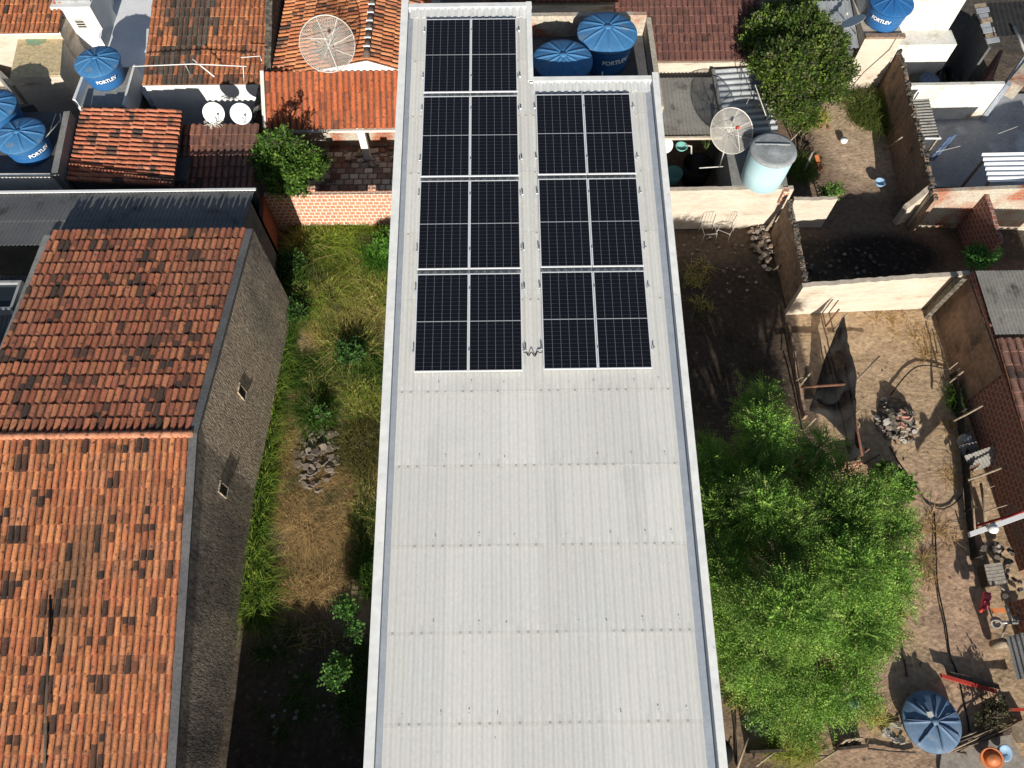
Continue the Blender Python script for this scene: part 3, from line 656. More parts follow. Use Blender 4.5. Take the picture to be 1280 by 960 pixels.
south_house('tiled_house', (-60, 39), (73, 39), 3.2, 6, 4.6, 'tiled house in the top left corner with plain orange barrel tiles', 'cream_render', dict(seed=21, dark=.05, pv=.38, pu=.17, age=.2, agecol=(.2,.1,.06)))
south_house('tiled_house', (178, 103), (330, 103), 3.1, 7, 4.7, 'tiled house whose orange roof has a broad dark lichen band down its middle', 'white_render',
            dict(seed=22, dark=.07, pv=.38, pu=.17, age=.5, agecol=(.105,.09,.075), bigdark=lambda u, v: (abs(u-.30+.06*math.sin(v*9)) < .19+.05*math.sin(v*23+u*9)) and random.random() < .9))
mb = MB(); a, c_ = P(331, 102, 3.2), P(338, 0, 4.1); mb.wall((a.x, a.y), (c_.x-.3, a.y+6), 0, 3.3, -.22, z1b=4.8, jag=.02, n=14)
tag(mb.build('parapet_wall', 'mossy_stone'), 'narrow black weathered wall between the lichened roof and the gable-ended tiled house', 'wall')
# white tower block
a, b2 = P(62, 9, 3.5), P(113, 6, 3.5); tw = thing('white_tower', (a.x, a.y, 0), 'white rendered tower block with a small vent high in its face', 'building')
mb = MB(); mb.prism([(a.x, a.y), (b2.x, a.y), (b2.x, a.y+1.3), (a.x, a.y+1.3)], 0, 3.5); mb.build('wall', 'white_render', tw)
p = PYW(101, 29, a.y); mb = MB()
for dx, dz, w, h in ((-.2, -.16, .05, .32), (.15, -.16, .05, .32), (-.2, .16, .4, .05), (-.2, -.21, .4, .05)): mb.obox((p.x+dx, a.y-.03, p.z+dz), (w, 0, 0), (0, .03, 0), (0, 0, h))
f = mb.build('vent_frame', 'off_white', tw); mb = MB()
mb.obox((p.x-.15, a.y-.008, p.z-.16), (.3, 0, 0), (0, .006, 0), (0, 0, .32)); o = mb.build('vent_opening', 'black_plastic', f)
for k in range(3): mb = MB(); mb.obox((p.x-.15, a.y-.022, p.z-.10+k*.1), (.3, 0, 0), (0, .012, 0), (0, 0, .03)); mb.build('louvre', 'off_white', f)
sw = thing('solar_water_heater', (a.x+.2, a.y+.4, 3.5), 'flat glazed collector lying on top of the white tower', 'water heater')
mb = MB(); mb.obox((a.x+.15, a.y+.25, 3.505), (1.25, 0, 0), (0, .8, .15), (0, 0, .08)); mb.build('collector_frame', 'zinc', sw)
for k in range(2): mb = MB(); mb.obox((a.x+.22+k*.6, a.y+.33, 3.60), (.52, 0, 0), (0, .65, .122), (0, 0, .01)); mb.build('glass', 'glass_dark', sw)
# flat sandy roof annex
q = [P(12, 98, 2.85), P(76, 96, 2.85), P(80, 42, 2.85), P(24, 42, 2.85)]; an = thing('flat_roof_annex', flat(q[0]), 'low annex with a sandy flat roof and a mossy green patch on it', 'outbuilding')
mb = MB(); mb.prism([(v.x, v.y) for v in q], 0, 2.85); mb.build('wall', 'cream_render', an)
defm('sandy_screed', (.62,.50,.30), (.50,.39,.22), scale=7, rough=.95, bump=.02, bscale=12, fine=.2); defm('moss', (.16,.33,.21), (.3,.32,.2), scale=5, rough=.9, fine=.1)
mb = MB(); mb.prism([((v.x-q[0].x)*.97+q[0].x+.03, (v.y-q[0].y)*.97+q[0].y+.04) for v in q], 2.85, 2.88); sl_ = mb.build('roof_screed', 'sandy_screed', an)
mc = P(45, 50, 2.89); mb = MB(); n = 20; mb.add([(mc.x+.36*math.cos(i/n*6.283)*(1+.12*math.sin(i*2.1)), mc.y+.30*math.sin(i/n*6.283)*(1+.1*math.sin(i*3)), 2.888) for i in range(n)], [tuple(range(n))]); mb.build('moss_patch', 'moss', sl_)
mb = MB(); w0, w1 = P(-30, 66, 1.9), P(14, 108, 1.9); mb.wall(w0, w1, 0, 1.9, .15); tag(mb.build('garden_wall', 'cement'), 'grey wall slanting past the left side of the sandy annex', 'wall')
# tank platform behind the ribbed roof and white flat roof
q = [P(100, 133, 2.7), P(154, 134, 2.7), P(168, 84, 2.7), P(118, 84, 2.7)]; pf = thing('tank_platform', flat(q[0]), 'concrete tank platform standing between the white flat roof and the dark yard', 'platform')
MB().prism([(v.x, v.y) for v in q], 0, 2.7).build('base', 'cement', pf)
MB().wall(q[0], q[3], 2.0, 3.0, .1).build('left_parapet', 'white_render', pf); MB().wall(q[2], q[1], 2.0, 2.8, .08).build('right_parapet', 'white_render', pf)
water_tank(P(131, 108, 2.7)+Vector((.03,.35,.004)), .74, .72, 'blue water tank with a ribbed lid on the concrete platform by the white flat roof', 'FORTLEV', tang=-62)
zf = 2.15; q = [P(122, 60, zf), P(128, 110, zf), P(200, 110, zf), P(204, -12, zf), P(132, -12, zf)]; fr_ = thing('white_flat_roof', flat(q[0]), 'white painted flat roof slab holding the round shadow of a tank', 'building')
defm('white_slab', (.80,.81,.83), (.72,.73,.75), scale=2, rough=.8, fine=.08, stain=(.4,.4,.4), sscale=1.4, sthr=.66)
MB().prism([(v.x, v.y) for v in q], 0, zf).build('slab', 'white_slab', fr_)
a, c_ = P(181, 104, 2.9), P(183, 36, 2.9); MB().wall(a, c_, 0, 2.9, -.22).build('right_parapet', 'white_render', fr_); a, c_ = P(126, 48, 2.6), P(136, -10, 2.6); MB().wall(a, c_, 0, 2.6, .1).build('left_parapet', 'white_render', fr_)
# low blue-tank slab at the left edge
zc = 3.0; q = [P(-60, 216, zc), P(66, 216, zc), P(84, 140, zc), P(-60, 140, zc)]; ls = thing('tank_slab', flat(q[0]), 'walled slab at the left edge holding two blue tanks', 'building')
MB().prism([(v.x, v.y) for v in q], 0, zc).build('floor_slab', 'cement_dark', ls)
mb = MB(); e = [P(-60, 218, zc+.4), P(64, 218, zc+.4), P(80, 140, zc+.4), P(95, 118, zc+.4)]; mb.wall(e[0], e[1], 1.2, zc+.45, -.12); mb.build('front_parapet', 'old_white_render', ls); MB().wall(e[1], e[2], 0, zc+.42, -.2).build('side_parapet', 'cement', ls)
water_tank(P(38, 203, zc)+Vector((0,.42,.004)), .74, .72, 'blue water tank with lettering, lower of the two on the left slab', 'FORTLEV', tang=-38)
water_tank(P(8, 165, zc)+Vector((-.1,.35,.004)), .74, .72, 'blue water tank cut by the left frame edge, upper of two on the slab')
mb = MB(); mb.tube([P(56, 172, 3.6), P(76, 150, 3.2), P(75, 142, 3.1)], .018, 6); mb.tube([P(60, 170, 3.5), P(70, 142, 3.1)], .012, 6); tag(mb.build('water_pipe', 'off_white'), 'thin pale pipes leading off the two tanks on the left slab', 'pipe')
mb = MB(); mb.wall(P(-40, 139, 2.0), P(92, 110, 2.0), 0, 1.7, .15); tag(mb.build('yard_wall', 'cement_dark'), 'dark grey wall behind the two tanks on the left slab', 'wall')
# tile roof with ribs running across
a, b2, d = P(85, 226, 3.0), P(218, 233, 3.5), P(103, 133, 3.0)
hh = thing('tiled_outbuilding', flat(a), 'outbuilding whose orange tiles run sideways in long rows, beside the purple-brown roof', 'outbuilding')
mb, un = MB(), MB(); e2 = P(228, 137, 3.5); tiles(mb, un, e2, P(216, 232, 3.5)-e2, a-P(216, 232, 3.5), pu=.185, pv=.42, seed=31, dark=.12, pal=[(.47,.165,.09), (.42,.14,.08), (.50,.19,.11)], hgt=.06)
s_ = mb.build('roof', 'tile', hh); un.build('under_tile', 'tile_under', s_)
bb = P(216, 232, 3.5); mb = MB(); mb.prism([(a.x+.05, a.y+.1), (bb.x-.05, a.y+.1), (bb.x-.05, e2.y-.1), (a.x+.05, e2.y-.1)], 0, 2.85); mb.build('wall', 'cement_dark', hh)
# purple-brown tile roof with dishes
a, b2, d = P(212, 236, 2.6), P(316, 236, 2.6), P(229, 156, 3.05); hp = thing('tiled_outbuilding', flat(a), 'outbuilding with weathered purple-brown tiles under two small white dishes', 'outbuilding')
mb, un = MB(), MB(); dd = Vector((a.x, d.y, 3.05)); tiles(mb, un, dd, (b2.x-a.x, 0, 0), (0, a.y-d.y, -.45), pu=.20, pv=.40, seed=33, dark=.06, pal=[(.26,.115,.085), (.22,.10,.08), (.30,.13,.09), (.20,.10,.085)], age=.4, agecol=(.15,.10,.085))
s_ = mb.build('roof', 'tile', hp); un.build('under_tile', 'tile_under', s_)
mb = MB(); mb.prism([(a.x+.05, a.y+.1), (b2.x-.05, a.y+.1), (b2.x-.05, d.y-.05), (a.x+.05, d.y-.05)], 0, 2.5); mb.build('wall', 'cement_dark', hp)
for (px, py), k in (((267, 141), 'left'), ((301, 142), 'right')):
    c = P(px, py, 3.5); small_dish(c, .33, (.35, -.75, .55), (c.x+.02, d.y-.02, 2.95), f'small white satellite dish above the purple-brown tiles, the {k} of the pair', 'small white dishes')
mb = MB(); rr2 = random.Random(4); c = P(268, 157, 3.13)
for k in range(26):
    a0 = rr2.uniform(0, 6.28); p0 = c+Vector((math.cos(a0)*rr2.uniform(.1,.38), math.sin(a0)*rr2.uniform(.05,.22), rr2.uniform(.02,.16))); a1 = a0+rr2.uniform(1.5, 3.5); p1 = c+Vector((math.cos(a1)*.3, math.sin(a1)*.2, rr2.uniform(.02,.2)))
    mb.tube([p0, (p0+p1)/2+Vector((0,0,rr2.uniform(.0,.12))), p1], .009, 4)
tag(mb.build('wire_tangle', 'off_white'), 'tangle of pale dry twigs and wire on the purple-brown roof edge', 'wire')
mb = MB(); mb.tube([P(222, 200, 2.6), P(214, 207, 2.65), P(222, 212, 2.6), P(238, 200, 2.7)], .022, 6); mb.tube([P(219, 204, 2.66), P(229, 204, 2.66)], .02, 6); tag(mb.build('loose_rope', 'off_white'), 'pale rope bunched between the sideways tiles and the purple-brown tiles', 'rope')
# white wall with dish shadows behind
w0 = P(246, 104, 2.95); mb = MB(); mb.wall((w0.x, w0.y-.15), (P(330, 104, 2.95).x, w0.y-.15), 0, 2.95, .12); tag(mb.build('white_wall', 'white_render'), 'bright white wall under the lichened roof eave, carrying two round dish shadows', 'wall')
mb = MB(); v0, v1 = P(322, 154, 2.4), P(331, 104, 3.0); mb.wall(v0, v1, 0, 2.6, .15, z1b=3.1, jag=.03, n=8); tag(mb.build('side_wall', 'mossy_stone'), 'stained upright wall end right of the white wall and dishes', 'wall')
# beam and yard in the dark gap
mb = MB(); mb.obox(P(172, 108, 2.2), P(183, 108, 2.2)-P(172, 108, 2.2), P(190, 134, 2.0)-P(172, 108, 2.2), (0,0,.06)); tag(mb.build('concrete_beam', 'blue_grey_render'), 'pale beam crossing the dark gap below the lichened roof', 'beam')
for px, py in ((240, 128), (238, 143), (236, 155)): 
    c = P(px, py, .8); mb = MB(); mb.lathe(c, [(.30, -.5), (.36, -.1), (.36, 0), (.22, .02), (.2, -.35), (0.0, -.35)], 20); tag(mb.build('plant_pot', 'cement_dark'), {128:'round dark pot in the gap left of the dish wall, farthest of three',143:'round dark pot in the gap left of the dish wall, middle of three',155:'round dark pot in the gap left of the dish wall, nearest of three'}[py], 'pot', 'dark round pots')
# tv antenna on the lichened roof eave
an0 = P(241, 100, 3.2); at = thing('tv_antenna', an0, 'long rod television antenna lying along the lichened roof eave', 'antenna')
mb = MB(); mb.tube([an0, an0+Vector((0,0,.75))], .02, 6); mb.build('mast', 'steel', at)
mb = MB(); mb.tube([P(166, 83, 3.9), P(241, 80, 3.95), P(308, 83, 3.9)], .016, 6); mb.build('boom', 'white_paint', at)
mb = MB(); mb.tube([P(241, 74, 3.98), P(268, 96, 3.7)], .022, 6); mb.tube([P(304, 84, 3.9), P(305, 104, 3.2)], .013, 6); mb.tube([P(301, 72, 3.98), P(325, 70, 3.95), P(327, 76, 3.9)], .014, 6); mb.build('element', 'white_paint', at)
# ================================================================ GABLE-ENDED TILED HOUSE AND ORANGE PORCH (top centre)
zr_, ze = 3.95, 3.25; ra = P(458, 73, zr_); yl = ra.y; le, re = PYW(349, 88, yl), PYW(512, 76, yl); le.z = re.z = ze; le.x = P(345, 92, ze).x; re.x = ra.x+1.9
gh = thing('gable_house', (ra.x, ra.y, 0), 'house with sideways running orange tiles, a capped ridge and a white gable', 'house')
mb = MB(); prof = [(le.x, 0), (re.x, 0), (re.x, ze-.05), (ra.x, zr_-.05), (le.x, ze-.05)]; vs = [(x, yl, z) for x, z in prof]+[(x, yl+7.5, z) for x, z in prof]
mb.add(vs, [(0,1,2,3,4), (9,8,7,6,5)]+[((i+1) % 5, i, 5+i, 5+(i+1) % 5) for i in range(5)]); mb.build('wall', 'white_render', gh)
for D_, U_, V_, nm, sd_ in (((ra.x, yl-.05, zr_), (0, 7.5, 0), (le.x-.1-ra.x, 0, ze-zr_), 'left_roof_slope', 41), ((ra.x, yl-.05, zr_), (0, 7.5, 0), (re.x-ra.x, 0, ze-zr_), 'right_roof_slope', 42)):
    mb, un = MB(), MB(); tiles(mb, un, D_, U_, V_, pu=.20, pv=.42, seed=sd_, dark=.16 if sd_ == 41 else .08, hgt=.06, age=.3, agecol=(.2,.11,.07)); s_ = mb.build(nm, 'tile', gh); un.build('under_tile', 'tile_under', s_)
mb = MB()
for k in range(18): mb.tube([(ra.x, yl+k*.42, zr_+.05), (ra.x, yl+k*.42+.46, zr_+.035)], .12, 10, tuple(Vector((.13,.10,.085))*rr.uniform(.6, 1.3)), r2=.10)
rg = mb.build('ridge_tiles', 'tile', gh); mb = MB()
for k in range(1, 18): mb.box((ra.x, yl+k*.42, zr_+.125), .22, .05, .04)
mb.build('ridge_mortar', 'white_render', rg)
dc = P(410, 57, 4.35); mesh_dish(dc, .88, (.12, -.55, .80), P(403, 86, 3.35), 'large round mesh satellite dish in front of the gable-ended tiled house')
oa, ob_ = P(333, 161, 2.5), P(505, 161, 2.5); oc = Vector((P(336, 92, 3).x, yl-.06, PYW(420, 88, yl).z)); print('porch', oa, oc); pr = thing('porch', flat(oa), 'porch with a bright orange ribbed roof and one white post', 'porch')
mb, un = MB(), MB(); tiles(mb, un, (oa.x, oc.y, oc.z), (ob_.x-oa.x+.25, 0, 0), (0, oa.y-oc.y, 2.5-oc.z), pu=.20, pv=.62, seed=71, dark=.0, step=.012, pal=[(.44,.12,.05), (.41,.11,.047), (.46,.13,.053)], age=.12, agecol=(.26,.10,.06), hgt=.045)
s_ = mb.build('roof', 'tile', pr); un.build('under_tile', 'tile_under', s_)
mb = MB(); mb.obox((oa.x, oa.y-.08, 2.36), (ob_.x-oa.x+.2, 0, 0), (0, .08, 0), (0, 0, .09)); mb.build('fascia', 'old_white_render', pr)
pc = P(446, 163, 2.35); mb = MB(); mb.box((pc.x-.1, pc.y+.9, 0), .26, .2, 2.5); mb.build('post', 'white_render', pr)
mb = MB(); mb.prism([(oa.x, oa.y-1.0), (-2.7, oa.y-1.0), (-2.7, oc.y+.2), (oa.x, oc.y+.2)], .0, .12); mb.build('floor', 'old_mosaic', pr)
mb = MB(); mb.wall((oa.x+.02, oc.y-.02), (-2.65, oc.y-.02), .1, 2.9, .12); mb.build('back_wall', 'brick_patchy', pr)
mb = MB(); mb.obox((oa.x-.1, oc.y-.02, oc.z), (0.12, 0, 0), (0, oa.y-oc.y, 2.5-oc.z), (0, 0, .09)); mb.build('edge_flashing', 'old_white_render', pr)
q = [P(395, 240, .0), P(500, 240, 0), P(500, 200, 0), P(405, 200, 0)]; mb = MB(); mb.prism([(v.x, v.y) for v in q], .02, .10); tag(mb.build('patio', 'blue_grey_render'), 'smooth grey patio between the pale block wall and the porch', 'patio', None, 'structure')
rr3 = random.Random(11)
def rubble(name, c, rx, ry, n, smin, smax, pal, label, group, cat, hpile=.25, m='stone', flatness=.35, sep=True, lit=None):
    for i in range(n):
        a = rr3.uniform(0, 6.283); f = math.sqrt(rr3.random()); p = Vector((c[0]+rx*f*math.cos(a), c[1]+ry*f*math.sin(a), c[2]+hpile*(1-f)*rr3.random()))
        s = rr3.uniform(smin, smax); mb = MB(); n_ = rr3.choice((5, 6, 7)); poly = [(math.cos(k/n_*6.283+rr3.uniform(-.3,.3))*s*rr3.uniform(.7,1.1), math.sin(k/n_*6.283)*s*rr3.uniform(.6,1)) for k in range(n_)]
        t = s*flatness*rr3.uniform(.7, 1.4); rot = Matrix.Rotation(rr3.uniform(-.6,.6), 3, 'X') @ Matrix.Rotation(rr3.uniform(-.6,.6), 3, 'Y'); col = tuple(Vector(rr3.choice(pal))*rr3.uniform(.75, 1.2))
        sc = rr3.uniform(.75, .95); vs = [p+rot @ Vector((x, y, 0)) for x, y in poly]+[p+rot @ Vector((x*sc, y*sc, t)) for x, y in poly]
        mb.add(vs, [tuple(range(n_-1, -1, -1)), tuple(range(n_, 2*n_))]+[(k, (k+1) % n_, n_+(k+1) % n_, n_+k) for k in range(n_)], col)
        tag(mb.build(name, m), label, cat, group)
rubble('broken_brick', P(462, 190, .12), 1.1, .7, 44, .07, .2, [(.5,.45,.4), (.35,.14,.1), (.55,.52,.5), (.3,.25,.2)], 'broken brick or plaster chunk lying on the porch floor', 'rubble under the porch', 'rubble', .1)
# ================================================================ RIGHT OF CENTRE: TANK ROOM, BROWN ROOF
zt_ = 6.45; yb_ = P(690, 20, 7.1).y; print('yb', yb_)
tr = thing('tank_room', (2.6, 17, 0), 'dark flat slab behind the long roof, where two big blue tanks stand', 'building')
xr_ = P(806, 60, zt_).x; mb = MB(); mb.prism([(.66, 14.75), (xr_, 14.75), (xr_, yb_), (.66, yb_)], 0, zt_); mb.build('slab', 'cement_dark', tr)
mb = MB(); mb.wall((xr_+.15, 14.7), (xr_+.15, yb_+.1), 0, zt_+.5, .14, jag=.01, n=12); mb.build('side_parapet', 'brick_patchy', tr); MB().wall((xr_, yb_), (.7, yb_), 3.5, zt_+.65, -.14, jag=.012, n=14).build('back_parapet', 'brick_patchy', tr)
t_ = P(704, 68, 7.66); water_tank((t_.x, t_.y, zt_+.003), .755, 1.02, 'big blue water tank, left and nearer of the two behind the white roof', None, ribs=12)
t_ = P(760, 33, 7.55); water_tank((t_.x, t_.y, zt_+.003), .785, .9, 'big blue lettered water tank, right and farther of the two behind the white roof', 'FORTLEV', ribs=12, tang=-74)
mb = MB(); mb.tube([P(752, 101, 6.9), P(753, 90, 7.2)], .018, 6); tag(mb.build('vent_pipe', 'white_paint'), 'short white pipe standing by the two big blue tanks', 'pipe')
br = thing('tiled_house', (6, 22, 0), 'house with a wide brown-purple tile roof behind the big blue tanks', 'house')
e0, e1 = P(806, 76, 2.75), P(957, 76, 2.75); mb, un = MB(), MB()
tiles(mb, un, (e0.x-2.6, e0.y+7, 4.5), (e1.x-e0.x+2.6, 0, 0), (0, -7, -1.75), pu=.20, pv=.36, seed=51, dark=.04, pal=[(.20,.09,.08), (.165,.08,.072), (.22,.105,.09), (.18,.085,.078)], age=.15, agecol=(.15,.10,.09), hgt=.06)
s_ = mb.build('roof', 'tile', br); un.build('under_tile', 'tile_under', s_)
mb = MB(); mb.prism([(e0.x, e0.y+.02), (e1.x+.1, e0.y+.02), (e1.x+.1, e0.y+6.8), (e0.x, e0.y+6.8)], 0, 2.62); mb.build('wall', 'cream_render', br)
mb, un = MB(), MB(); d0 = P(664, 18, 4.2); tiles(mb, un, (-.6, 26, 4.9), (4.5, 0, 0), (0, -3.2, -.8), pu=.2, pv=.4, seed=52, dark=.1, pal=[(.20,.08,.06), (.24,.09,.06)])
d2 = thing('tiled_house', (1.5, 23, 0), 'shaded red-brown roof strip above the two big blue tanks', 'house'); s_ = mb.build('roof', 'tile', d2); un.build('under_tile', 'tile_under', s_)
mb = MB(); mb.prism([(-.5, 22.9), (3.8, 22.9), (3.8, 25.9), (-.5, 25.9)], 0, 3.9); mb.build('wall', 'cream_render', d2)
# cream wall and fibre-cement lean-to, ribbed metal roof
a, b2 = P(820, 170, 2.05), P(903, 170, 2.05); a.x = 3.9; c_ = P(905, 98, 2.35)
l2 = thing('lean_to_roof', flat(a), 'flat lean-to roof of weathered beige-grey ribbed sheets beside the white roof', 'outbuilding')
mb = MB(); corrugated(mb, (a.x, c_.y, 2.4), (c_.x-a.x+.05, 0, 0), (0, a.y-c_.y, -.3), .13, .02, [0, .86, 1], lap=.015); mb.build('roof', 'fibre_cement_light', l2)
mb = MB(); mb.obox((a.x, a.y-.08, 1.93), (b2.x-a.x, 0, 0), (0, .08, 0), (0, 0, .1)); mb.build('fascia', 'cream_render', l2)
mb = MB(); mb.wall((a.x, c_.y+.0), (c_.x+1.7, c_.y+.0), 0, 2.32, .1); mb.build('back_wall', 'cement', l2)
a, b2, c_, d = P(909, 170, 2.15), P(975, 165, 2.15), P(955, 84, 2.5), P(893, 88, 2.5)
l3 = thing('ribbed_metal_roof', flat(a), 'shiny metal roof with bold ribs running sideways, beside the leafy tree', 'outbuilding')
mb = MB(); corrugated(mb, d, a-d, c_-d, .25, .035, [0, 1]); mb.build('roof', 'zinc', l3)
mb = MB(); mb.obox(d+Vector((-.12,0,-.03)), (.12, 0, 0), a-d, (0, 0, .1)); mb.build('edge_beam', 'cement', l3)
mb = MB(); mb.prism([(d.x+.1, d.y-.1), (a.x+.1, a.y+.1), (b2.x-.1, b2.y+.1), (c_.x-.1, c_.y-.1)], 0, 2.0); mb.build('wall', 'cement_dark', l3)
# slab with aqua tank
q = [P(916, 237, 2.0), P(986, 237, 2.0), P(975, 172, 2.0), P(905, 172, 2.0)]; zq = 2.0
[setattr(v, 'y', max(v.y, 16.43)) for v in q]
s3 = thing('tank_slab', flat(q[0]), 'small concrete slab roof carrying the pale aqua tank', 'outbuilding')
mb = MB(); mb.prism([(v.x, v.y) for v in q], 0, zq); mb.build('slab', 'cement', s3)
tb = Vector((P(962, 224, zq).x, P(962, 212, zq).y, zq+.003)); hT = 1.35; topc = P(967, 187, zq+hT)
tk = thing('water_tank', tb, 'pale aqua cylindrical water tank with a grey lid on a concrete slab', 'water tank')
mb = MB(); mb.lathe((topc.x, topc.y, zq+.003), [(0,0), (.60,0), (.66,.05), (.69,.6), (.715,hT-.08), (.73,hT-.02), (.70,hT)], 40); bd = mb.build('body', 'tank_aqua', tk)
mb = MB(); mb.lathe((topc.x, topc.y, zq+hT), [(.0,.05), (.2,.055), (.28,.03), (.6,.04), (.70,.03), (.735,-.02), (.745,-.05), (.72,-.05)], 40); mb.tube([(topc.x-.55, topc.y+.2, zq+hT+.05), (topc.x+.55, topc.y+.15, zq+hT+.05)], .03, 6); mb.build('lid', 'lid_grey', tk)
dc = P(912, 165, 3.1); mesh_dish(dc, .73, (.15, -.5, .82), P(899, 208, 2.0), 'round mesh satellite dish with a red centre beside the aqua tank', 'red_paint')
mb = MB(); mb.tube([P(933, 130, 2.6), P(944, 106, 3.2), P(964, 163, 2.7)], .016, 6); tag(mb.build('bent_rod', 'off_white'), 'thin pale bent rod rising over the bold-ribbed metal roof', 'rod')
mb = MB(); mb.tube([P(926, 78, 3.2), P(927, 100, 2.5)], .014, 5); mb.tube([P(920, 86, 3.0), P(936, 84, 3.0)], .01, 5); tag(mb.build('tv_antenna', 'wood_dark'), 'thin dark rod antenna at the top edge of the bold-ribbed metal roof', 'antenna')
# cream wall (boundary) in front
mb = MB(); mb.wall((3.9, 16.25), (9.45, 16.25), 0, 1.99, .16, jag=.015, n=30); bwall = tag(mb.build('cream_wall', 'cream_render'), 'long cream rendered wall below the aqua tank, rough at its foot', 'wall')
pz = PYW(982, 240, 16.2); mb = MB(); mb.box((pz.x, 16.22, 1.4), .2, .2, .62); tag(mb.build('brick_stub', 'brick_light'), 'single orange brick stub at the top right end of the long cream wall', 'brick')
# things in the dark court x 830-915, y 170-235
for (px, py, z, r, h, m_, lab) in ((843, 215, .6, .32, .5, 'aqua_plastic', 'dark green tub in the shaded court, lower left'), (873, 205, .9, .55, .8, 'black_plastic', 'large black round drum in the shaded court beside the mesh dish')):
    c = P(px, py, z); mb = MB(); mb.lathe((c.x, c.y, z-h), [(0,0), (r*.8,0), (r,h), (r*.93,h), (r*.75,.06), (0,.06)], 24); tag(mb.build('tub', m_), lab, 'tub')
c = P(831, 182, 1.7); small_dish(c, .28, (-.2,-.5,.8), c-Vector((.1,-.1,.8)), 'small pale dish half hidden against the white roof gutter')
c = P(852, 183, 1.55); hb_ = thing('hanging_basin', c, 'small aqua basin under the beige lean-to eave', 'basin'); mb = MB(); mb.lathe(c, [(0,-.1), (.15,-.1), (.22,.02), (.2,.02), (.13,-.07), (0,-.07)], 20); mb.build('bowl', 'aqua_plastic', hb_); mb = MB(); mb.tube([c+Vector((.15,.05,0)), c+Vector((.35,.03,-.02)), c+Vector((.42,.0,-.35))], .03, 6); mb.build('handle', 'off_white', hb_)
mb = MB(); mb.tube([P(874, 210, 1.6), P(905, 208, 1.6)], .02, 6); tag(mb.build('rod', 'off_white'), 'pale horizontal rod over the shaded court near the slab', 'rod')
# chairs by the cream wall: white metal frames
def chair(px, py, rz, lab):
    c = P(px, py, .0); o = thing('garden_chair', c, lab, 'chair', 'white chair frames by the cream wall'); R2 = Matrix.Rotation(rz, 3, 'Z')
    def T(x, y, z): return c+R2 @ Vector((x, y, z))
    mb = MB(); mb.tube([T(-.22,.2,.42), T(-.22,.3,.85), T(-.15,.32,.92), T(.15,.32,.92), T(.22,.3,.85), T(.22,.2,.42)], .012, 6); mb.build('backrest_frame', 'off_white', o)
    mb = MB(); mb.tube([T(-.22,.2,.42), T(-.22,-.22,.42), T(.22,-.22,.42), T(.22,.2,.42), T(-.22,.2,.42)], .012, 6); mb.build('seat_frame', 'off_white', o)
    for x, y in ((-.22,-.22), (.22,-.22), (-.22,.2), (.22,.2)): mb = MB(); mb.tube([T(x,y,.42), T(x*1.15,y*1.25,0)], .012, 6); mb.build('leg', 'off_white', o)
    for x in (-.1, .0, .1): mb = MB(); mb.tube([T(x,.22,.45), T(x,.32,.9)], .007, 5); mb.build('back_strap', 'off_white', o)
chair(883, 296, .1, 'bare white chair frame by the cream wall, the left one'); chair(904, 294, -.5, 'bare white chair frame by the cream wall, the right and tilted one')
# ================================================================ RIGHT HAND YARDS
def wpx(mb, a, b, z0, za, th, zb=None, **kw):
    """wall whose visible top edge runs from pixel a (height za) to pixel b (height zb)"""
    zb = za if zb is None else zb; mb.wall(P(*a, za), P(*b, zb), z0, za, th, z1b=zb, **kw); return mb
# dividing walls
tag(wpx(MB(), (1006, 357), (984, 250), 0, 1.55, -.15, 1.95, jag=.03, n=24).build('dividing_wall', 'brown_render'), 'brown earthy wall running back from the wide cream wall to the brick stub', 'wall')
tag(wpx(MB(), (1004, 359), (1214, 343), 0, 1.62, .16, 1.95, jag=.03, n=30).build('cream_wall', 'cream_render'), 'wide bright cream wall at the head of the sandy yard', 'wall')
mb = MB(); mb.wall((9.65, 16.25), (11.1, 16.25), 0, 1.45, .15, jag=.03, n=12); tag(mb.build('cream_wall', 'cream_render'), 'short cream wall stub half in shade, right of the brick stub', 'wall')
mb = MB(); a, c_ = P(1168, 250, 1.7), P(1122, 62, 1.9); mb.wall(a, c_, 0, 1.7, -.14, z1b=1.9, jag=.035, n=40); tag(mb.build('dividing_wall', 'brown_render'), 'long dark wall with a ragged top running back to the cream tower', 'wall')
mb = MB()
for i in range(90):
    t = rr3.random(); p = a.lerp(c_, t); z = 1.7+.2*t; mb.box((p.x+rr3.uniform(.0,.12), p.y, z-.03), rr3.uniform(.04,.12), rr3.uniform(.05,.14), rr3.uniform(.05,.10), rr3.uniform(0,3))
tag(mb.build('coping_stones', 'mossy_stone'), 'row of rough dark stones capping the long ragged dividing wall', 'stones', None, 'stuff')
mb = MB(); a, c_ = P(1006, 357, 1.55), P(984, 252, 1.95)
for i in range(60):
    t = rr3.random(); p = a.lerp(c_, t); z = 1.55+.4*t; mb.box((p.x+rr3.uniform(.02,.14), p.y, z-.03), rr3.uniform(.04,.1), rr3.uniform(.05,.12), rr3.uniform(.05,.09), rr3.uniform(0,3))
tag(mb.build('coping_stones', 'mossy_stone'), 'rough dark stones capping the brown wall beside the debris heap', 'stones', None, 'stuff')
mb = MB(); wpx(mb, (1140, 107), (1257, 105), 0, 1.75, .14); tag(mb.build('white_wall', 'old_white_render'), 'white wall with a stained yellow foot at the back of the concrete yard', 'wall')
mb = MB(); wpx(mb, (1257, 106), (1284, 64), 0, 1.75, -.16, 1.9, jag=.01, n=10); tag(mb.build('side_wall', 'blue_grey_render'), 'blue-grey wall slanting back from the right end of the stained white wall', 'wall')
mb = MB(); wpx(mb, (1262, 100), (1290, 66), 1.2, 1.8, -.5, 1.95); tag(mb.build('brick_wall', 'brick_patchy'), 'wall top with exposed orange bricks at the right edge behind the concrete yard', 'wall')
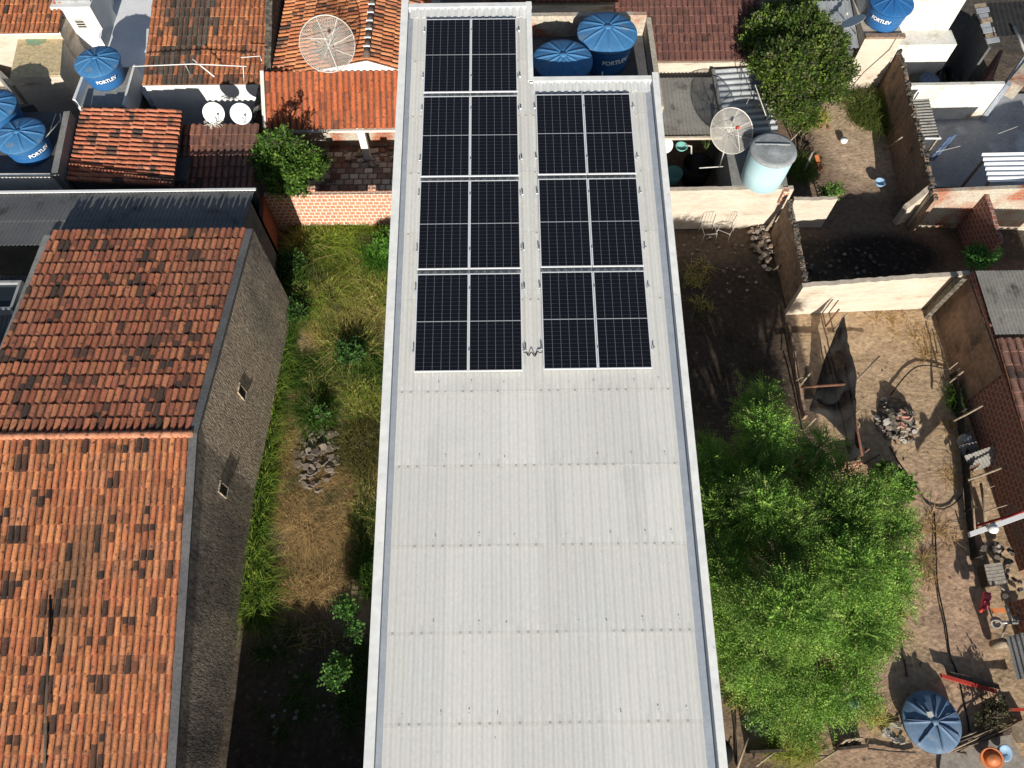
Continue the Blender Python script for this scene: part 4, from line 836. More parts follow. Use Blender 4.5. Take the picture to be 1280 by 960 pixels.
q = [P(1165, 236, .0), P(1330, 236, 0), P(1290, 120, 0), P(1138, 120, 0)]; mb = MB(); mb.prism([(v.x, v.y) for v in q], 0, .11); defm('yard_concrete', (.36,.36,.37), (.28,.285,.30), scale=.8, rough=.9, fine=.2, stain=(.48,.50,.53), sscale=1.1, sthr=.55)
tag(mb.build('paved_yard', 'yard_concrete'), 'grey concrete yard in shade between the walls at the right', 'yard', None, 'structure')
mb = MB(); a, c_ = P(1166, 236, 1.8), P(1420, 225, 2.5); mb.wall(a, c_, 0, 1.8, -.14, z1b=2.5, jag=.02, n=16); tag(mb.build('brick_wall', 'brick_patchy'), 'patchy brick and cream wall on the near side of the concrete yard', 'wall')
mb = MB(); mb.wall(P(1252, 300, 1.6), P(1229, 238, 1.8), 0, 1.5, -.14, z1b=1.8, jag=.03, n=10); tag(mb.build('brick_wall', 'brick_dark'), 'broken dark brick wall coming toward the viewer from the patchy wall', 'wall')
mb = MB(); mb.wall(P(1138, 256, 1.1), P(1166, 236, 1.72), 0, .9, .2, z1b=1.72, jag=.05, n=8); tag(mb.build('broken_wall', 'cream_render'), 'crumbling cream wall end sloping down beside the ragged dividing wall', 'wall')
# small roof on posts, zinc canopy
a, b2, c_ = P(1152, 172, 1.75), P(1176, 172, 1.75), P(1140, 125, 1.85); o = thing('small_canopy', flat(a), 'small grey ribbed canopy propped against the ragged dividing wall', 'canopy')
mb = MB(); corrugated(mb, c_, a-c_, P(1161, 124, 1.85)-c_, .13, .022, [0, 1]); mb.build('roof_sheet', 'fibre_cement_light', o)
for px, py in ((1174, 170), (1160, 126)): p = P(px, py, 1.7); mb = MB(); mb.box((p.x, p.y, 0), .06, .06, 1.72); mb.build('post', 'wood', o)
mb = MB(); mb.obox(a+Vector((0,-.05,-.03)), b2-a, (0,.04,0), (0,0,.05)); mb.build('edge_batten', 'white_paint', o)
a, b2, c_ = P(1236, 228, 1.95), P(1300, 227, 1.95), P(1227, 192, 2.05); o = thing('zinc_canopy', flat(a), 'bright white ribbed metal canopy at the right edge over the concrete yard', 'canopy')
mb = MB(); corrugated(mb, c_, a-c_, P(1296, 191, 2.05)-c_, .20, .03, [0, 1]); mb.build('roof_sheet', 'white_zinc', o)
for p in (a+Vector((.1,.1,0)), c_+Vector((.15,-.1,0))): mb = MB(); mb.box((p.x, p.y, 0), .07, .07, 1.9); mb.build('post', 'wood', o)
# clothes line with trousers
l0, l1 = P(1170, 190, 1.4), P(1272, 158, 1.7); o = thing('clothes_line', l0, 'thin clothes line sagging across the shaded concrete yard', 'clothes line')
mb = MB(); mb.tube([l0.lerp(l1, t/12)+Vector((0,0,-.12*math.sin(t/12*math.pi))) for t in range(13)], .008, 4); mb.build('line', 'off_white', o)
c0, c1 = P(1186, 172, 1.5), P(1197, 168, 1.5); mb = MB(); 
dn = Vector((-.35, -.35, -.28)); w = (c1-c0)
for s0, s1, e0_, e1_ in ((0, .48, -.12, .2), (.52, 1, .5, .82)):
    vs = []; fs = []
    for i in range(6):
        t = i/5; A_ = c0+w*(s0+(e0_-s0)*t)+dn*t*1.9; B_ = c0+w*(s1+(e1_-s1)*t)+dn*t*1.9
        for off in (0, .03): vs += [A_+Vector((0, off, 0)), B_+Vector((0, off, 0))]
    for i in range(5):
        k = 4*i; fs += [(k, k+1, k+5, k+4), (k+3, k+2, k+6, k+7), (k+2, k, k+4, k+6), (k+1, k+3, k+7, k+5)]
    fs += [(0, 2, 3, 1), (20, 21, 23, 22)]; mb.add(vs, fs)
tag(mb.build('trousers', 'denim'), 'dark blue trousers hanging on the clothes line in the concrete yard', 'trousers')
c = P(1183, 184, .4); mb = MB(); mb.lathe(c, [(0,0), (.06,0), (.07,.25), (.03,.3), (0,.3)], 12); tag(mb.build('white_bottle', 'white_paint'), 'small white bottle on the ground below the hanging trousers', 'bottle')
# cream tower with blue tank, cream flat roof
a, b2 = P(1082, 47, 2.5), P(1131, 50, 2.5); tw = thing('cream_tower', flat(a), 'narrow cream rendered block with a blue tank standing on top', 'building')
mb = MB(); mb.prism([(a.x, a.y), (b2.x, a.y), (b2.x, a.y+2.2), (a.x, a.y+2.2)], 0, 2.5); mb.build('wall', 'cream_render', tw)
mb = MB(); mb.box(((a.x+b2.x)/2, a.y+.02, 2.5), b2.x-a.x+.05, .22, .08); mb.build('top_ledge', 'brown_render', tw)
mb = MB(); mb.tube([(b2.x-.25, a.y-.05, 2.62), (b2.x-.3, a.y-.04, 2.0), (b2.x-.8, a.y-.03, 1.0), (b2.x-1.0, a.y-.03, .3)], .015, 5); mb.build('pipe', 'steel', tw)
water_tank((P(1109, 45, 2.58).x, P(1109, 45, 2.58).y+.78, 2.585), .76, .76, 'blue lettered water tank at the top right on the cream block', 'FORTLEV', m_lid='tank_blue', tang=-125)
a, b2 = P(1126, 40, 2.3), P(1186, 40, 2.3); z_ = 2.3; fr2 = thing('cream_house', flat(a), 'low cream house with a pale stained wall right of the blue tank', 'house')
ay = P(1150, 40, 2.3).y; mb = MB(); mb.prism([(b2.x-3.2, ay), (P(1197, 17, 2.3).x, ay), (P(1197, 17, 2.3).x, ay+.8), (b2.x-3.2, ay+.8)], 0, 1.75); mb.build('lower_wall', 'old_white_render', fr2)
mb = MB(); mb.prism([(b2.x-3.2, ay+.8), (P(1190, 10, 2.3).x, ay+.8), (P(1190, 10, 2.3).x, ay+4), (b2.x-3.2, ay+4)], 0, 3.0); mb.build('upper_wall', 'old_white_render', fr2)
# white-cyan sheet roof and tilted dish by tree
a, b2 = P(1052, 62, 2.0), P(1070, 62, 2.0); c_ = P(1010, 2, 2.4); d = P(1062, 0, 2.4); o = thing('sheet_roof', flat(a), 'pale ribbed sheet roof behind the leafy tree', 'outbuilding')
mb = MB(); a0 = P(1020, 62, 2.0); corrugated(mb, c_, d-c_, a0-c_, .17, .025, [0, 1]); mb.build('roof', 'zinc', o)
mb = MB(); mb.prism([(c_.x+.1, c_.y-.1), (d.x-.1, c_.y-.1), (a0.x+(d-c_).x-.1, a0.y+.1), (a0.x+.1, a0.y+.1)], 0, 1.85); mb.build('wall', 'cement_dark', o)
c = P(1067, 29, 2.9); small_dish(c, .42, (-.45, .35, .75), (P(1073, 45, 2.0).x, P(1073, 45, 2.0).y, 1.9), 'pale satellite dish facing the sky beside the top right blue tank')
a = P(1072, 60, 1.9); mb = MB(); mb.obox(a, P(1078, 60, 1.9)-a, P(1064, 38, 1.95)-a, (0, 0, .03)); tag(mb.build('plank', 'wood'), 'short grey-brown plank below the tilted dish at the top right', 'plank')
# metal roof scraps far right
a, b2, c_ = P(1234, 56, 2.1), P(1248, 53, 2.1), P(1218, 6, 2.3); o = thing('patched_roof', flat(a), 'sheet roof darkened with painted shade, patched with short pale planks in the top right corner', 'outbuilding')
for k in range(8):
    t0 = k/8; p = c_.lerp(a, t0); mb = MB(); w = P(1231, 4, 2.3)-c_; mb.obox(p+Vector((rr3.uniform(-.04,.04), 0, .02*(k % 2))), w*rr3.uniform(.95, 1.25), (a-c_)*.115, (0, 0, .02)); mb.build('plank', 'zinc' if k % 3 else 'wood', o)
mb = MB(); r0 = P(1236, 46, 2.15); corrugated(mb, P(1232, 4, 2.3), P(1300, 0, 2.3)-P(1232, 4, 2.3), r0-P(1226, 4, 2.3), .2, .025, [0, 1]); mb.build('shade_dark_sheet', 'net_black_and_shade', o)  # sheet coloured near black to stand for the shade on it
mb = MB(); mb.wall(P(1219, 8, 2.2)+Vector((.2,0,0)), a+Vector((.3,.1,0)), 0, 1.9, -.1); mb.build('wall', 'cement_dark', o)
mb = MB(); mb.tube([P(1206, 56, .9), P(1248, 48, 1.0)], .03, 6); tag(mb.build('white_pole', 'white_paint'), 'pale pole lying across the dark court at the top right', 'pole')
for k, (px, py) in enumerate(((1190, 53), (1194, 52), (1198, 53))):
    c = P(px, py, .6); mb = MB(); mb.tube([c+Vector((0,-.12,-.2)), c+Vector((0,-.05,.02)), c+Vector((.03,.1,.02)), c+Vector((.05,.2,-.2))], .02, 5); tag(mb.build('white_hoop', 'white_paint'), ('leftmost','middle one','rightmost')[k]+' of three small white hoops in the dark court by the cream house', 'hoop', 'white hoops in the dark court')
c = P(1151, 80, .3); mb = MB(); mb.lathe((c.x, c.y, 0), [(0,0), (.24,0), (.3,.34), (.28,.35), (.2,.28), (0,.28)], 20); tag(mb.build('bucket', 'tank_blue'), 'small blue bucket in the dark court behind the stained white wall', 'bucket')
c = P(1163, 99, .8); mb = MB(); mb.lathe((c.x, c.y, 0), [(0,0), (.32,0), (.38,.7), (.36,.8), (.3,.74), (0,.74)], 20); tag(mb.build('drum', 'denim'), 'dark blue drum just behind the stained white wall', 'drum')
c = P(1183, 92, .5); mb = MB(); mb.lathe((c.x, c.y, c.z-.2), [(.3,-.1), (.42,0), (.42,.16), (.3,.22), (.26,.1), (.3,-.1)], 24, axis=(.3,-.4,.6)); tag(mb.build('tyre', 'black_plastic'), 'black tyre leaning in the dark court behind the stained white wall', 'tyre')
mb = MB(); mb.tube([P(1268, 34, 2.3), P(1280, 62, 2.2), P(1286, 72, 2.1)], .05, 6); tag(mb.build('post', 'old_white_render'), 'pale slanting post at the right edge over the dark court', 'post')
mb = MB(); mb.wall(P(1268, 36, 2.1), P(1256, 98, 1.7)+Vector((-.4,0,0)), 0, 1.2, .12); tag(mb.build('brick_wall', 'brick_dark'), 'shaded dark brick wall on the right side of the dark court', 'wall')
# items in the tree yard
mb = MB(); mb.tube([P(1138, 131, 1.6), P(1110, 172, .15)], .035, 6); tag(mb.build('wooden_pole', 'wood'), 'longer pale pole leaning against the ragged dividing wall', 'pole', 'poles leaning on the ragged wall')
mb = MB(); mb.tube([P(1128, 171, 1.2), P(1106, 188, .1)], .03, 6); tag(mb.build('wooden_pole', 'wood'), 'shorter thin pole leaning against the ragged dividing wall', 'pole', 'poles leaning on the ragged wall')
c = P(1054, 177, .1); mb = MB(); mb.lathe(c, [(0,0), (.13,0), (.14,.12), (0,.14)], 12); tag(mb.build('white_container', 'white_paint'), 'small white container on the sandy ground near the leafy tree', 'container')
rubble('broken_brick', P(1031, 158, .05), .25, .15, 7, .05, .11, [(.40,.13,.07)], 'broken orange brick bit on the sandy ground near the tree', 'orange brick bits near the tree', 'brick', .06)
mb = MB(); mb.obox(P(1004, 214, .3), P(1014, 192, .6)-P(1004, 214, .3), (.12,.1,0), (0,0,.03)); tag(mb.build('plank', 'cement'), 'grey plank leaning near the grass beside the aqua tank', 'plank')
mb = MB(); mb.obox(P(1024, 214, .2), P(1018, 195, .5)-P(1024, 214, .2), (.14,.03,0), (0,0,.03)); tag(mb.build('plank', 'orange_plastic'), 'reddish plank leaning near the grass beside the aqua tank', 'plank')
mb = MB(); mb.tube([P(988, 176, 1.0), P(1008, 156, .9), P(1011, 154, .9)], .025, 6); tag(mb.build('stick', 'wood'), 'pale stick poking out from the tree toward the sandy ground', 'stick')
mb = MB()
for k in range(14): p = P(1001+rr3.uniform(-7, 7), 178+rr3.uniform(-10, 10), .1); mb.tube([p, p+Vector((rr3.uniform(-.3,.3), rr3.uniform(-.4,.4), rr3.uniform(.1,.5)))], .025, 5)
tag(mb.build('brushwood_pile', 'wood_dark'), 'small pile of dry brushwood beside the aqua tank', 'brushwood', None, 'stuff')
c = P(1099, 230, .2); mb = MB(); mb.lathe(c, [(0,0), (.15,0), (.2,.12), (.18,.12), (.13,.03), (0,.03)], 16); tag(mb.build('basin', 'pale_blue_plastic'), 'small pale basin in the shade beside the ragged dividing wall', 'basin')
# ================================================================ RIGHT HOUSE
xh = 13.75; a, b2 = P(1219, 339, 2.4), P(1330, 339, 2.4); c_ = P(1243, 419, 2.25)
rh = thing('brick_house', (13.9, 8, 0), 'low brick house at the right edge, grey sheet roof behind and tiles in front', 'house')
mb = MB(); corrugated(mb, (c_.x-.02, a.y, 2.42), (4, 0, 0), (0, c_.y-a.y, -.12), .11, .018, [0, .6, 1], lap=.012); mb.build('sheet_roof', 'fibre_cement_light', rh)
t0 = P(1246, 424, 2.25); mb, un = MB(), MB(); tiles(mb, un, (t0.x-.02, t0.y+.0, 2.28), (4, 0, 0), (0, -6.2, -.5), pu=.235, pv=.42, seed=61, dark=.05, pal=[(.30,.17,.13), (.26,.14,.11), (.34,.19,.14), (.22,.12,.10)], age=.3, agecol=(.16,.12,.10), hgt=.06)
s_ = mb.build('tiled_roof', 'tile', rh); un.build('under_tile', 'tile_under', s_)
xw2 = t0.x+.03; mb = MB(); mb.wall((xw2+.0, t0.y-6.2), (xw2, 12.75), 0, 1.72, -.16, z1b=2.25); mb.build('wall', 'brick_dark', rh)
mb = MB(); mb.wall((xw2-.012, t0.y-1.0), (xw2-.012, 12.6), 0, 2.0, .02); mb.build('render_patch', 'brown_render', rh)
mb = MB(); mb.wall(P(1204, 348, 1.9)+Vector((-.1,0,0)), P(1216, 342, 2.6), 0, 1.95, -.14, z1b=2.3); tag(mb.build('wall_end', 'mossy_stone'), 'dark weathered wall end joining the wide cream wall to the brick house', 'wall')
for (x0_, y0_, x1_, y1_, z_) in ((1186, 512, 1228, 507, .9), (1180, 472, 1203, 460, .5)):
    pass
def stick(a, b_, za, zb, r, m, nm, lab, cat, grp=None): mb = MB(); A_, B_ = P(*a, za), P(*b_, zb); M_ = (A_+B_)/2+Vector((rr3.uniform(-.02,.02),)*3); mb.tube([A_, M_, B_], r, 6); return tag(mb.build(nm, m), lab, cat, grp)
stick((1192, 526), (1228, 507), .5, 1.2, .03, 'wood', 'wooden_pole', 'pale pole leaning on the brick house, the longest above the grey sheets', 'pole')
stick((1187, 478), (1204, 464), .3, .9, .028, 'wood', 'branch', 'pale forked branch leaning on the brick house near its rendered part', 'branch')
stick((1186, 462), (1197, 453), .3, .6, .02, 'wood', 'branch', 'thin pale twig at the foot of the brick house, farthest one', 'branch')
# yard fence along the house: dark netting on stakes
fp = [P(1187, 470, .0), P(1195, 520, 0), P(1201, 575, 0), P(1206, 640, 0), P(1213, 700, 0)]
nf = thing('net_fence', fp[0], 'low dark netting fence on stakes between the sandy yard and the brick house', 'fence')
for p in fp+[fp[2].lerp(fp[3], .5), fp[1].lerp(fp[2], .5)]: mb = MB(); mb.tube([p, p+Vector((.02,0,.55))], .025, 6); mb.build('stake', 'wood_dark', nf)
mb = MB()
for k in range(4):
    A_, B_ = fp[k], fp[k+1]; mb.wall(A_, B_, .02, .4, .012, z1b=.38, jag=.05, n=8)
mb.build('netting', 'net_black_and_shade', nf)
# sheets, junk beside the house
def sheet(px, lab, m, zz, nm='metal_sheet', pitch=.1):
    A_, B_, C_ = P(*px[0], zz[0]), P(*px[1], zz[1]), P(*px[2], zz[2]); mb = MB(); corrugated(mb, A_, B_-A_, C_-A_, pitch, .015, [0, 1]); return tag(mb.build(nm, m), lab, 'metal sheet')
sheet(((1205, 570), (1245, 556), (1215, 590)), 'grey ribbed sheet leaning at the brick house, the larger and nearer one', 'fibre_cement_light', (.5, .7, .2)); sheet(((1198, 557), (1220, 552), (1203, 570)), 'small grey ribbed sheet beside the round pot by the brick house', 'fibre_cement_light', (.4, .5, .22))
c = P(1210, 548, .4); mb = MB(); mb.lathe((c.x, c.y, .0), [(0,0), (.14,0), (.2,.2), (.17,.38), (.09,.42), (0,.41)], 20); tag(mb.build('round_pot', 'lid_grey'), 'round grey pot standing by the small ribbed sheet', 'pot')
c = P(1212, 587, .4); mb = MB(); mb.obox(c, P(1222, 580, .5)-c, P(1210, 592, .3)-c, (0,0,.12)); tag(mb.build('rusty_box', 'rust'), 'rusty red-brown box by the nearer ribbed sheet', 'box')
stick((1210, 600), (1264, 580), .5, .9, .035, 'wood', 'wooden_beam', 'long pale beam leaning from the netting toward the brick house', 'beam')
stick((1213, 601), (1219, 664), .4, .4, .03, 'wood', 'wooden_beam', 'slim beam running along the netting fence, left of the black gap', 'beam'); stick((1226, 604), (1232, 655), .4, .4, .04, 'wood', 'wooden_beam', 'rough pale beam right of the black gap by the netting fence', 'beam')
stick((1231, 640), (1259, 631), .7, .9, .018, 'wood', 'stick', 'thin pale stick against the dark bricks above the white beam', 'stick'); stick((1231, 612), (1243, 607), .7, .8, .014, 'wood', 'stick', 'tiny pale stick against the dark bricks below the pale beam', 'stick')
A_, B_ = P(1211, 672, 1.1), P(1290, 644, 1.6); mb = MB(); mb.obox(A_, B_-A_, (.0,.13,0), (0,0,.10)); tag(mb.build('white_beam', 'white_paint'), 'long white beam sticking out from the brick house over the yard', 'beam')
A_, B_ = P(1220, 659, 1.1), P(1290, 638, 1.5); mb = MB(); mb.obox(A_, B_-A_, (.0,.06,0), (0,0,.06)); tag(mb.build('red_beam', 'red_paint'), 'chipped red bar lying just above the long white beam', 'bar')
c = P(1241, 661, 1.42); mb = MB(); mb.lathe(c, [(0,-.05), (.12,-.05), (.14,.02), (.1,.1), (0,.12)], 14); tag(mb.build('white_bowl', 'white_paint'), 'round white bowl sitting on the long white beam', 'bowl')
# cart, red crate, table
c0 = P(1230, 706, .5); u = P(1252, 703, .5)-c0; v = P(1236, 732, .45)-c0; o = thing('slatted_crate', flat(c0), 'weathered cream slatted crate lid in the junk along the brick house', 'crate')
mb = MB(); mb.obox(c0-Vector((0,0,.35)), u, v, (0,0,.32)); mb.build('box', 'wood_dark', o)
for k in range(6): mb = MB(); mb.obox(c0+v*(k/6)-Vector((0,0,.02)), u, v*.145, (0,0,.03)); mb.build('slat', 'paver', o)
c0 = P(1232, 739, .6); u = P(1240, 741, .6)-c0; v = P(1228, 760, .5)-c0; o = thing('toy_chair', flat(c0), 'pink-red plastic child seat lying beside the slatted crate', 'seat')
mb = MB(); mb.obox(c0-Vector((0,0,.15)), u, v, (0,0,.12)); mb.build('seat', 'pink_plastic', o); mb = MB(); mb.obox(c0+v*.2, u*.9, v*.25, (0,0,.05)); mb.obox(c0+v*.6, u*.9, v*.2, (0,0,.05)); mb.build('rung', 'pink_plastic', o)
mb = MB(); mb.tube([c0+v, c0+v*1.25-u*.3], .05, 8); mb.build('foot', 'red_paint', o)
c0 = P(1238, 761, .7); u = P(1258, 760, .7)-c0; v = P(1244, 774, .6)-c0; o = thing('scrap_machine', flat(c0), 'small scrap machine of grey pipes and an orange plate beside the pink seat', 'machine')
mb = MB(); mb.obox(c0, u*.75, v*.45, (0,0,.08)); mb.build('orange_plate', 'orange_plastic', o); mb = MB(); q_ = P(1245, 776, .6); mb.lathe(q_, [(.07,0), (.13,0), (.13,.16), (.10,.16), (.08,.04), (.07,0)], 20, axis=(-.5,-.6,.6)); mb.build('pipe_mouth', 'cement', o)
mb = MB(); mb.tube([P(1250, 778, .6), P(1272, 778, .6)], .045, 8); mb.tube([P(1258, 757, .7), P(1264, 776, .6)], .045, 8); mb.tube([P(1258, 780, .6), P(1252, 796, .1)], .025, 6); mb.build('pipe', 'steel', o)
for k, (x, y) in enumerate(((1252, 692), (1262, 700), (1245, 690), (1268, 740), (1264, 725))):
    pass
rubble('scrap_piece', P(1246, 694, .3), .5, .35, 16, .06, .16, [(.3,.25,.22), (.12,.1,.09), (.4,.36,.33)], 'scrap piece in the junk between the white beam and the slatted crate', 'scrap along the brick house', 'scrap', .35)
rubble('scrap_piece', P(1268, 745, .2), .3, 1.2, 22, .06, .18, [(.16,.14,.13), (.08,.07,.07), (.3,.28,.26)], 'dark scrap piece right of the slatted crate and pink seat', 'dark scrap at the right edge', 'scrap', .3)
sheet(((1258, 796), (1282, 790), (1272, 850)), 'grey-green ribbed sheet leaning at the right edge below the scrap machine', 'fibre_cement', (.6, 1.0, .5), pitch=.13)
c = P(1256, 803, .6); mb = MB(); mb.lathe((c.x, c.y, .1), [(0,0), (.12,0), (.13,.45), (0,.5)], 14); tag(mb.build('bag', 'wood'), 'small pale sack at the left edge of the leaning grey-green sheet', 'sack')
mb = MB(); mb.wall((xw2-.55, -3.5), (xw2-.55, 3.3), 0, 1.3, -.15, jag=.02, n=20); tag(mb.build('brick_wall', 'brick_dark'), 'shaded brick wall at the lower right edge behind the junk', 'wall')
# ================================================================ PEN WITH BLACK NET
pn = thing('animal_pen', P(1020, 480, 0), 'low brick and stake pen half covered with torn black shade netting', 'pen')
mb = MB(); wpx(mb, (984, 402), (1006, 520), 0, .28, .09, jag=.05, n=18); mb.build('low_wall', 'brown_render', pn)
mb = MB(); wpx(mb, (1056, 583), (1080, 579), 0, .3, .12); mb.build('low_wall', 'brick_light', pn)
for (px, py) in ((1041, 396), (1051, 402), (1058, 470), (1066, 520), (1077, 568), (1006, 474), (1012, 530)):
    p = P(px, py, .6); mb = MB(); mb.tube([(p.x, p.y, 0), (p.x+.02, p.y, 1.05)], .03, 6); mb.build('stake', 'rust' if px in (1041, 1077) else 'wood', pn)
mb = MB(); mb.tube([P(1002, 484, .95), P(1060, 480, .95)], .045, 6); mb.tube([P(1056, 455, 1.0), P(1078, 570, .9)], .035, 6); mb.build('cross_rail', 'rust', pn)
# net sheet: grid between picture-measured heights
rows_ = [[(1052, 398, 1.25), (1053, 397, 1.25), (1055, 396, 1.3)], [(1040, 426, .7), (1052, 422, 1.1), (1060, 428, 1.2)], [(1030, 450, .4), (1052, 450, .9), (1068, 452, 1.2)], [(1022, 480, .3), (1050, 480, .85), (1072, 472, 1.2)],
         [(1012, 512, .3), (1045, 508, .7), (1068, 500, 1.1)], [(1030, 520, .25), (1052, 530, .6), (1070, 530, 1.0)], [(1056, 545, .4), (1062, 555, .6), (1076, 552, .9)], [(1062, 574, .5), (1068, 572, .6), (1084, 566, .8)]]
G = [[P(*c) for c in r] for r in rows_]; mb = MB(); vs = []; R_, C__ = 36, 14
def samp(fu, fv):
    fu *= len(G)-1; i = min(int(fu), len(G)-2); a_ = fu-i; fv *= 2; j = min(int(fv), 1); b_ = fv-j
    return (G[i][j]*(1-a_)+G[i+1][j]*a_)*(1-b_)+(G[i][j+1]*(1-a_)+G[i+1][j+1]*a_)*b_
for th_ in (0, -.01):
    for i in range(R_+1):
        for j in range(C__+1):
            p = samp(i/R_, j/C__); vs.append(p+Vector((0, 0, th_+.16*mnoise.noise(p*2.1)+.06*mnoise.noise(p*6))))
n_ = (R_+1)*(C__+1); fs = []
for i in range(R_):
    for j in range(C__):
        k = i*(C__+1)+j; fs += [(k, k+C__+1, k+C__+2, k+1), (n_+k, n_+k+1, n_+k+C__+2, n_+k+C__+1)]
mb.add(vs, fs, None, True); mb.build('shade_net', 'net', pn)
stick((1071, 476), (1099, 445), .9, .5, .028, 'wood', 'wooden_pole', 'pale pole slanting out from the black net of the pen', 'pole')
stick((1080, 580), (1100, 568), .1, .2, .02, 'wood_dark', 'stick', 'short dark stick on the ground at the foot of the pen', 'stick')
stick((995, 476), (1006, 470), .5, .8, .02, 'wood', 'stick', 'short pale twig at the left side of the pen', 'stick')
# ================================================================ RUBBLE
STN = [(.23,.18,.135), (.18,.14,.11), (.28,.23,.18), (.14,.11,.09)]
rubble('roof_tile_rubble', P(398, 572, .12), .62, 1.05, 90, .09, .20, STN, 'broken brown slab in the heap among the weeds', 'slabs in the weedy lot heap', 'broken slab', .35, flatness=.25)
rubble('broken_stone', P(414, 627, .05), .2, .25, 6, .06, .13, STN, 'grey-brown stone apart from the heap, in the dry straw', 'loose stones in the straw', 'stone', .05)
rubble('brick_chunk', P(1120, 527, .05), .62, .78, 85, .05, .14, [(.42,.36,.30), (.55,.52,.47), (.22,.18,.15), (.30,.25,.2)], 'small grey or white chunk in the rubble heap on the sandy yard', 'chunks in the yard rubble heap', 'rubble chunk', .45, flatness=.6)
rubble('pink_plaster_piece', P(1127, 524, .35), .3, .25, 8, .08, .17, [(.55,.27,.2), (.5,.22,.16)], 'pinkish plaster piece on the rubble heap of the sandy yard', 'pink pieces on the yard heap', 'plaster', .12, flatness=.4)
mb = MB(); c = P(1120, 522, 0); n_ = 20; vs = [c+Vector((0, 0, .42))]; 
for j, (f_, h_) in enumerate(((.35, .38), (.7, .2), (1, -.03))):
    for k in range(n_): a0 = k/n_*6.283; q_ = 1+.15*mnoise.noise((math.cos(a0)*2, math.sin(a0)*2, j)); vs.append(c+Vector((math.cos(a0)*.62*f_*q_, math.sin(a0)*.72*f_*q_, h_)))
fs = [(0, 1+k, 1+(k+1) % n_) for k in range(n_)]+[(1+j*n_+k, 1+(j+1)*n_+k, 1+(j+1)*n_+(k+1) % n_, 1+j*n_+(k+1) % n_) for j in range(2) for k in range(n_)]
mb.add(vs, fs, None, True); tag(mb.build('ash_heap', 'mossy_stone'), 'dark ash and earth heap under the rubble of the sandy yard', 'heap', None, 'stuff')
rubble('debris_piece', P(955, 305, .1), .45, 1.1, 60, .05, .15, [(.42,.36,.30), (.25,.2,.16), (.35,.24,.17), (.5,.46,.4)], 'pale broken piece in the debris along the brown wall', 'debris along the brown wall', 'debris', .25, flatness=.5)
for k, (a, b_, w) in enumerate((((962, 268), (980, 248), .5), ((955, 290), (975, 262), .7), ((966, 338), (980, 327), .6))):
    A_, B_ = P(*a, .2), P(*b_, 1.2 if k < 2 else .5); mb = MB(); mb.obox(A_, B_-A_, (.16, .05, 0), (0, 0, .03)); tag(mb.build('board', 'wood'), ('brown board leaning in the corner of the long cream wall, the farther one', 'brown board leaning in the corner of the long cream wall, the nearer one', 'pale short board across the debris by the brown wall')[k], 'board')
rubble('yard_stone', P(900, 330, .02), 1.6, 1.3, 45, .03, .08, [(.3,.25,.22), (.4,.36,.33), (.2,.13,.11)], 'small stone scattered on the dark soil below the white chairs', 'stones on the dark soil', 'stone', .02)
rubble('yard_stone', P(1140, 640, .02), 1.5, 5.0, 60, .015, .05, [(.3,.24,.19), (.25,.19,.14), (.38,.32,.26)], 'small stone scattered over the sandy yard', 'stones on the sandy yard', 'stone', .02)
rubble('debris_piece', P(1020, 330, .02), 2.2, .9, 35, .04, .11, [(.2,.17,.15), (.3,.28,.26), (.12,.1,.09)], 'small piece of debris in the dark shade behind the wide cream wall', 'debris behind the wide cream wall', 'debris', .05)
# ================================================================ WIRES AND HOSES ON THE YARD
def hose(pts, r, m, nm, lab, cat, z=.05):
    W_ = [P(x, y, z) for x, y in pts]; mb = MB(); out = []
    for i in range(len(W_)-1):
        p0, p1, p2, p3 = W_[max(i-1,0)], W_[i], W_[i+1], W_[min(i+2, len(W_)-1)]
        for k in range(6): t = k/6; out.append(.5*((2*p1)+(p2-p0)*t+(2*p0-5*p1+4*p2-p3)*t*t+(3*p1-p0-3*p2+p3)*t**3))
    out.append(W_[-1]); mb.tube(out, r, 6); return tag(mb.build(nm, m), lab, cat)
hose([(1187, 463), (1163, 457), (1145, 459), (1130, 472), (1113, 494)], .022, 'black_plastic', 'hose', 'dark hose curving from the brick house to the rubble heap', 'hose', .1)
hose([(1112, 558), (1128, 585), (1148, 612), (1160, 630), (1177, 636), (1192, 630), (1203, 618)], .018, 'black_plastic', 'hose', 'dark hose looping across the middle of the sandy yard', 'hose')
hose([(1168, 640), (1170, 690), (1172, 730), (1182, 780), (1188, 820), (1196, 840), (1208, 890), (1212, 915)], .022, 'black_plastic', 'hose', 'long dark hose running down the sandy yard past the sunken tank', 'hose')
hose([(1107, 712), (1117, 760), (1126, 800), (1134, 846)], .022, 'wood_dark', 'cord', 'dark straight cord on the yard at the right edge of the big tree', 'cord')
hose([(904, 832), (910, 860), (918, 905), (921, 958)], .028, 'wood_dark', 'cord', 'dark straight cord beside the white building at the bottom', 'cord')
# ================================================================ BOTTOM RIGHT CORNER
c = P(1166, 902, .36); wt = water_tank((c.x, c.y, -.2), .71, .5, 'open round blue tank top with dark ribs near the bottom right corner', None, m_body='denim', m_lid='tank_blue_faded', ribs=8, group='blue water tanks')
lidc = Vector((c.x, c.y, .56+.05+.15)); o = wt.children[1] if len(wt.children) > 1 else wt
for k in range(7):
    a0 = k/7*6.283+.35; mb = MB(); d_ = Vector((math.cos(a0), math.sin(a0), 0)); mb.tube([(c.x+d_.x*.1, c.y+d_.y*.1, .487), (c.x+d_.x*.4, c.y+d_.y*.4, .46), (c.x+d_.x*.66, c.y+d_.y*.66, .38)], .022, 5); mb.build('lid_strap', 'denim', o)
mb = MB(); mb.obox(P(1160, 897, .54), (.14, .02, 0), (-.02, .12, 0), (0, 0, .03)); tag(mb.build('cement_block', 'off_white'), 'small pale block holding down the lid of the round tank at the bottom right', 'block')
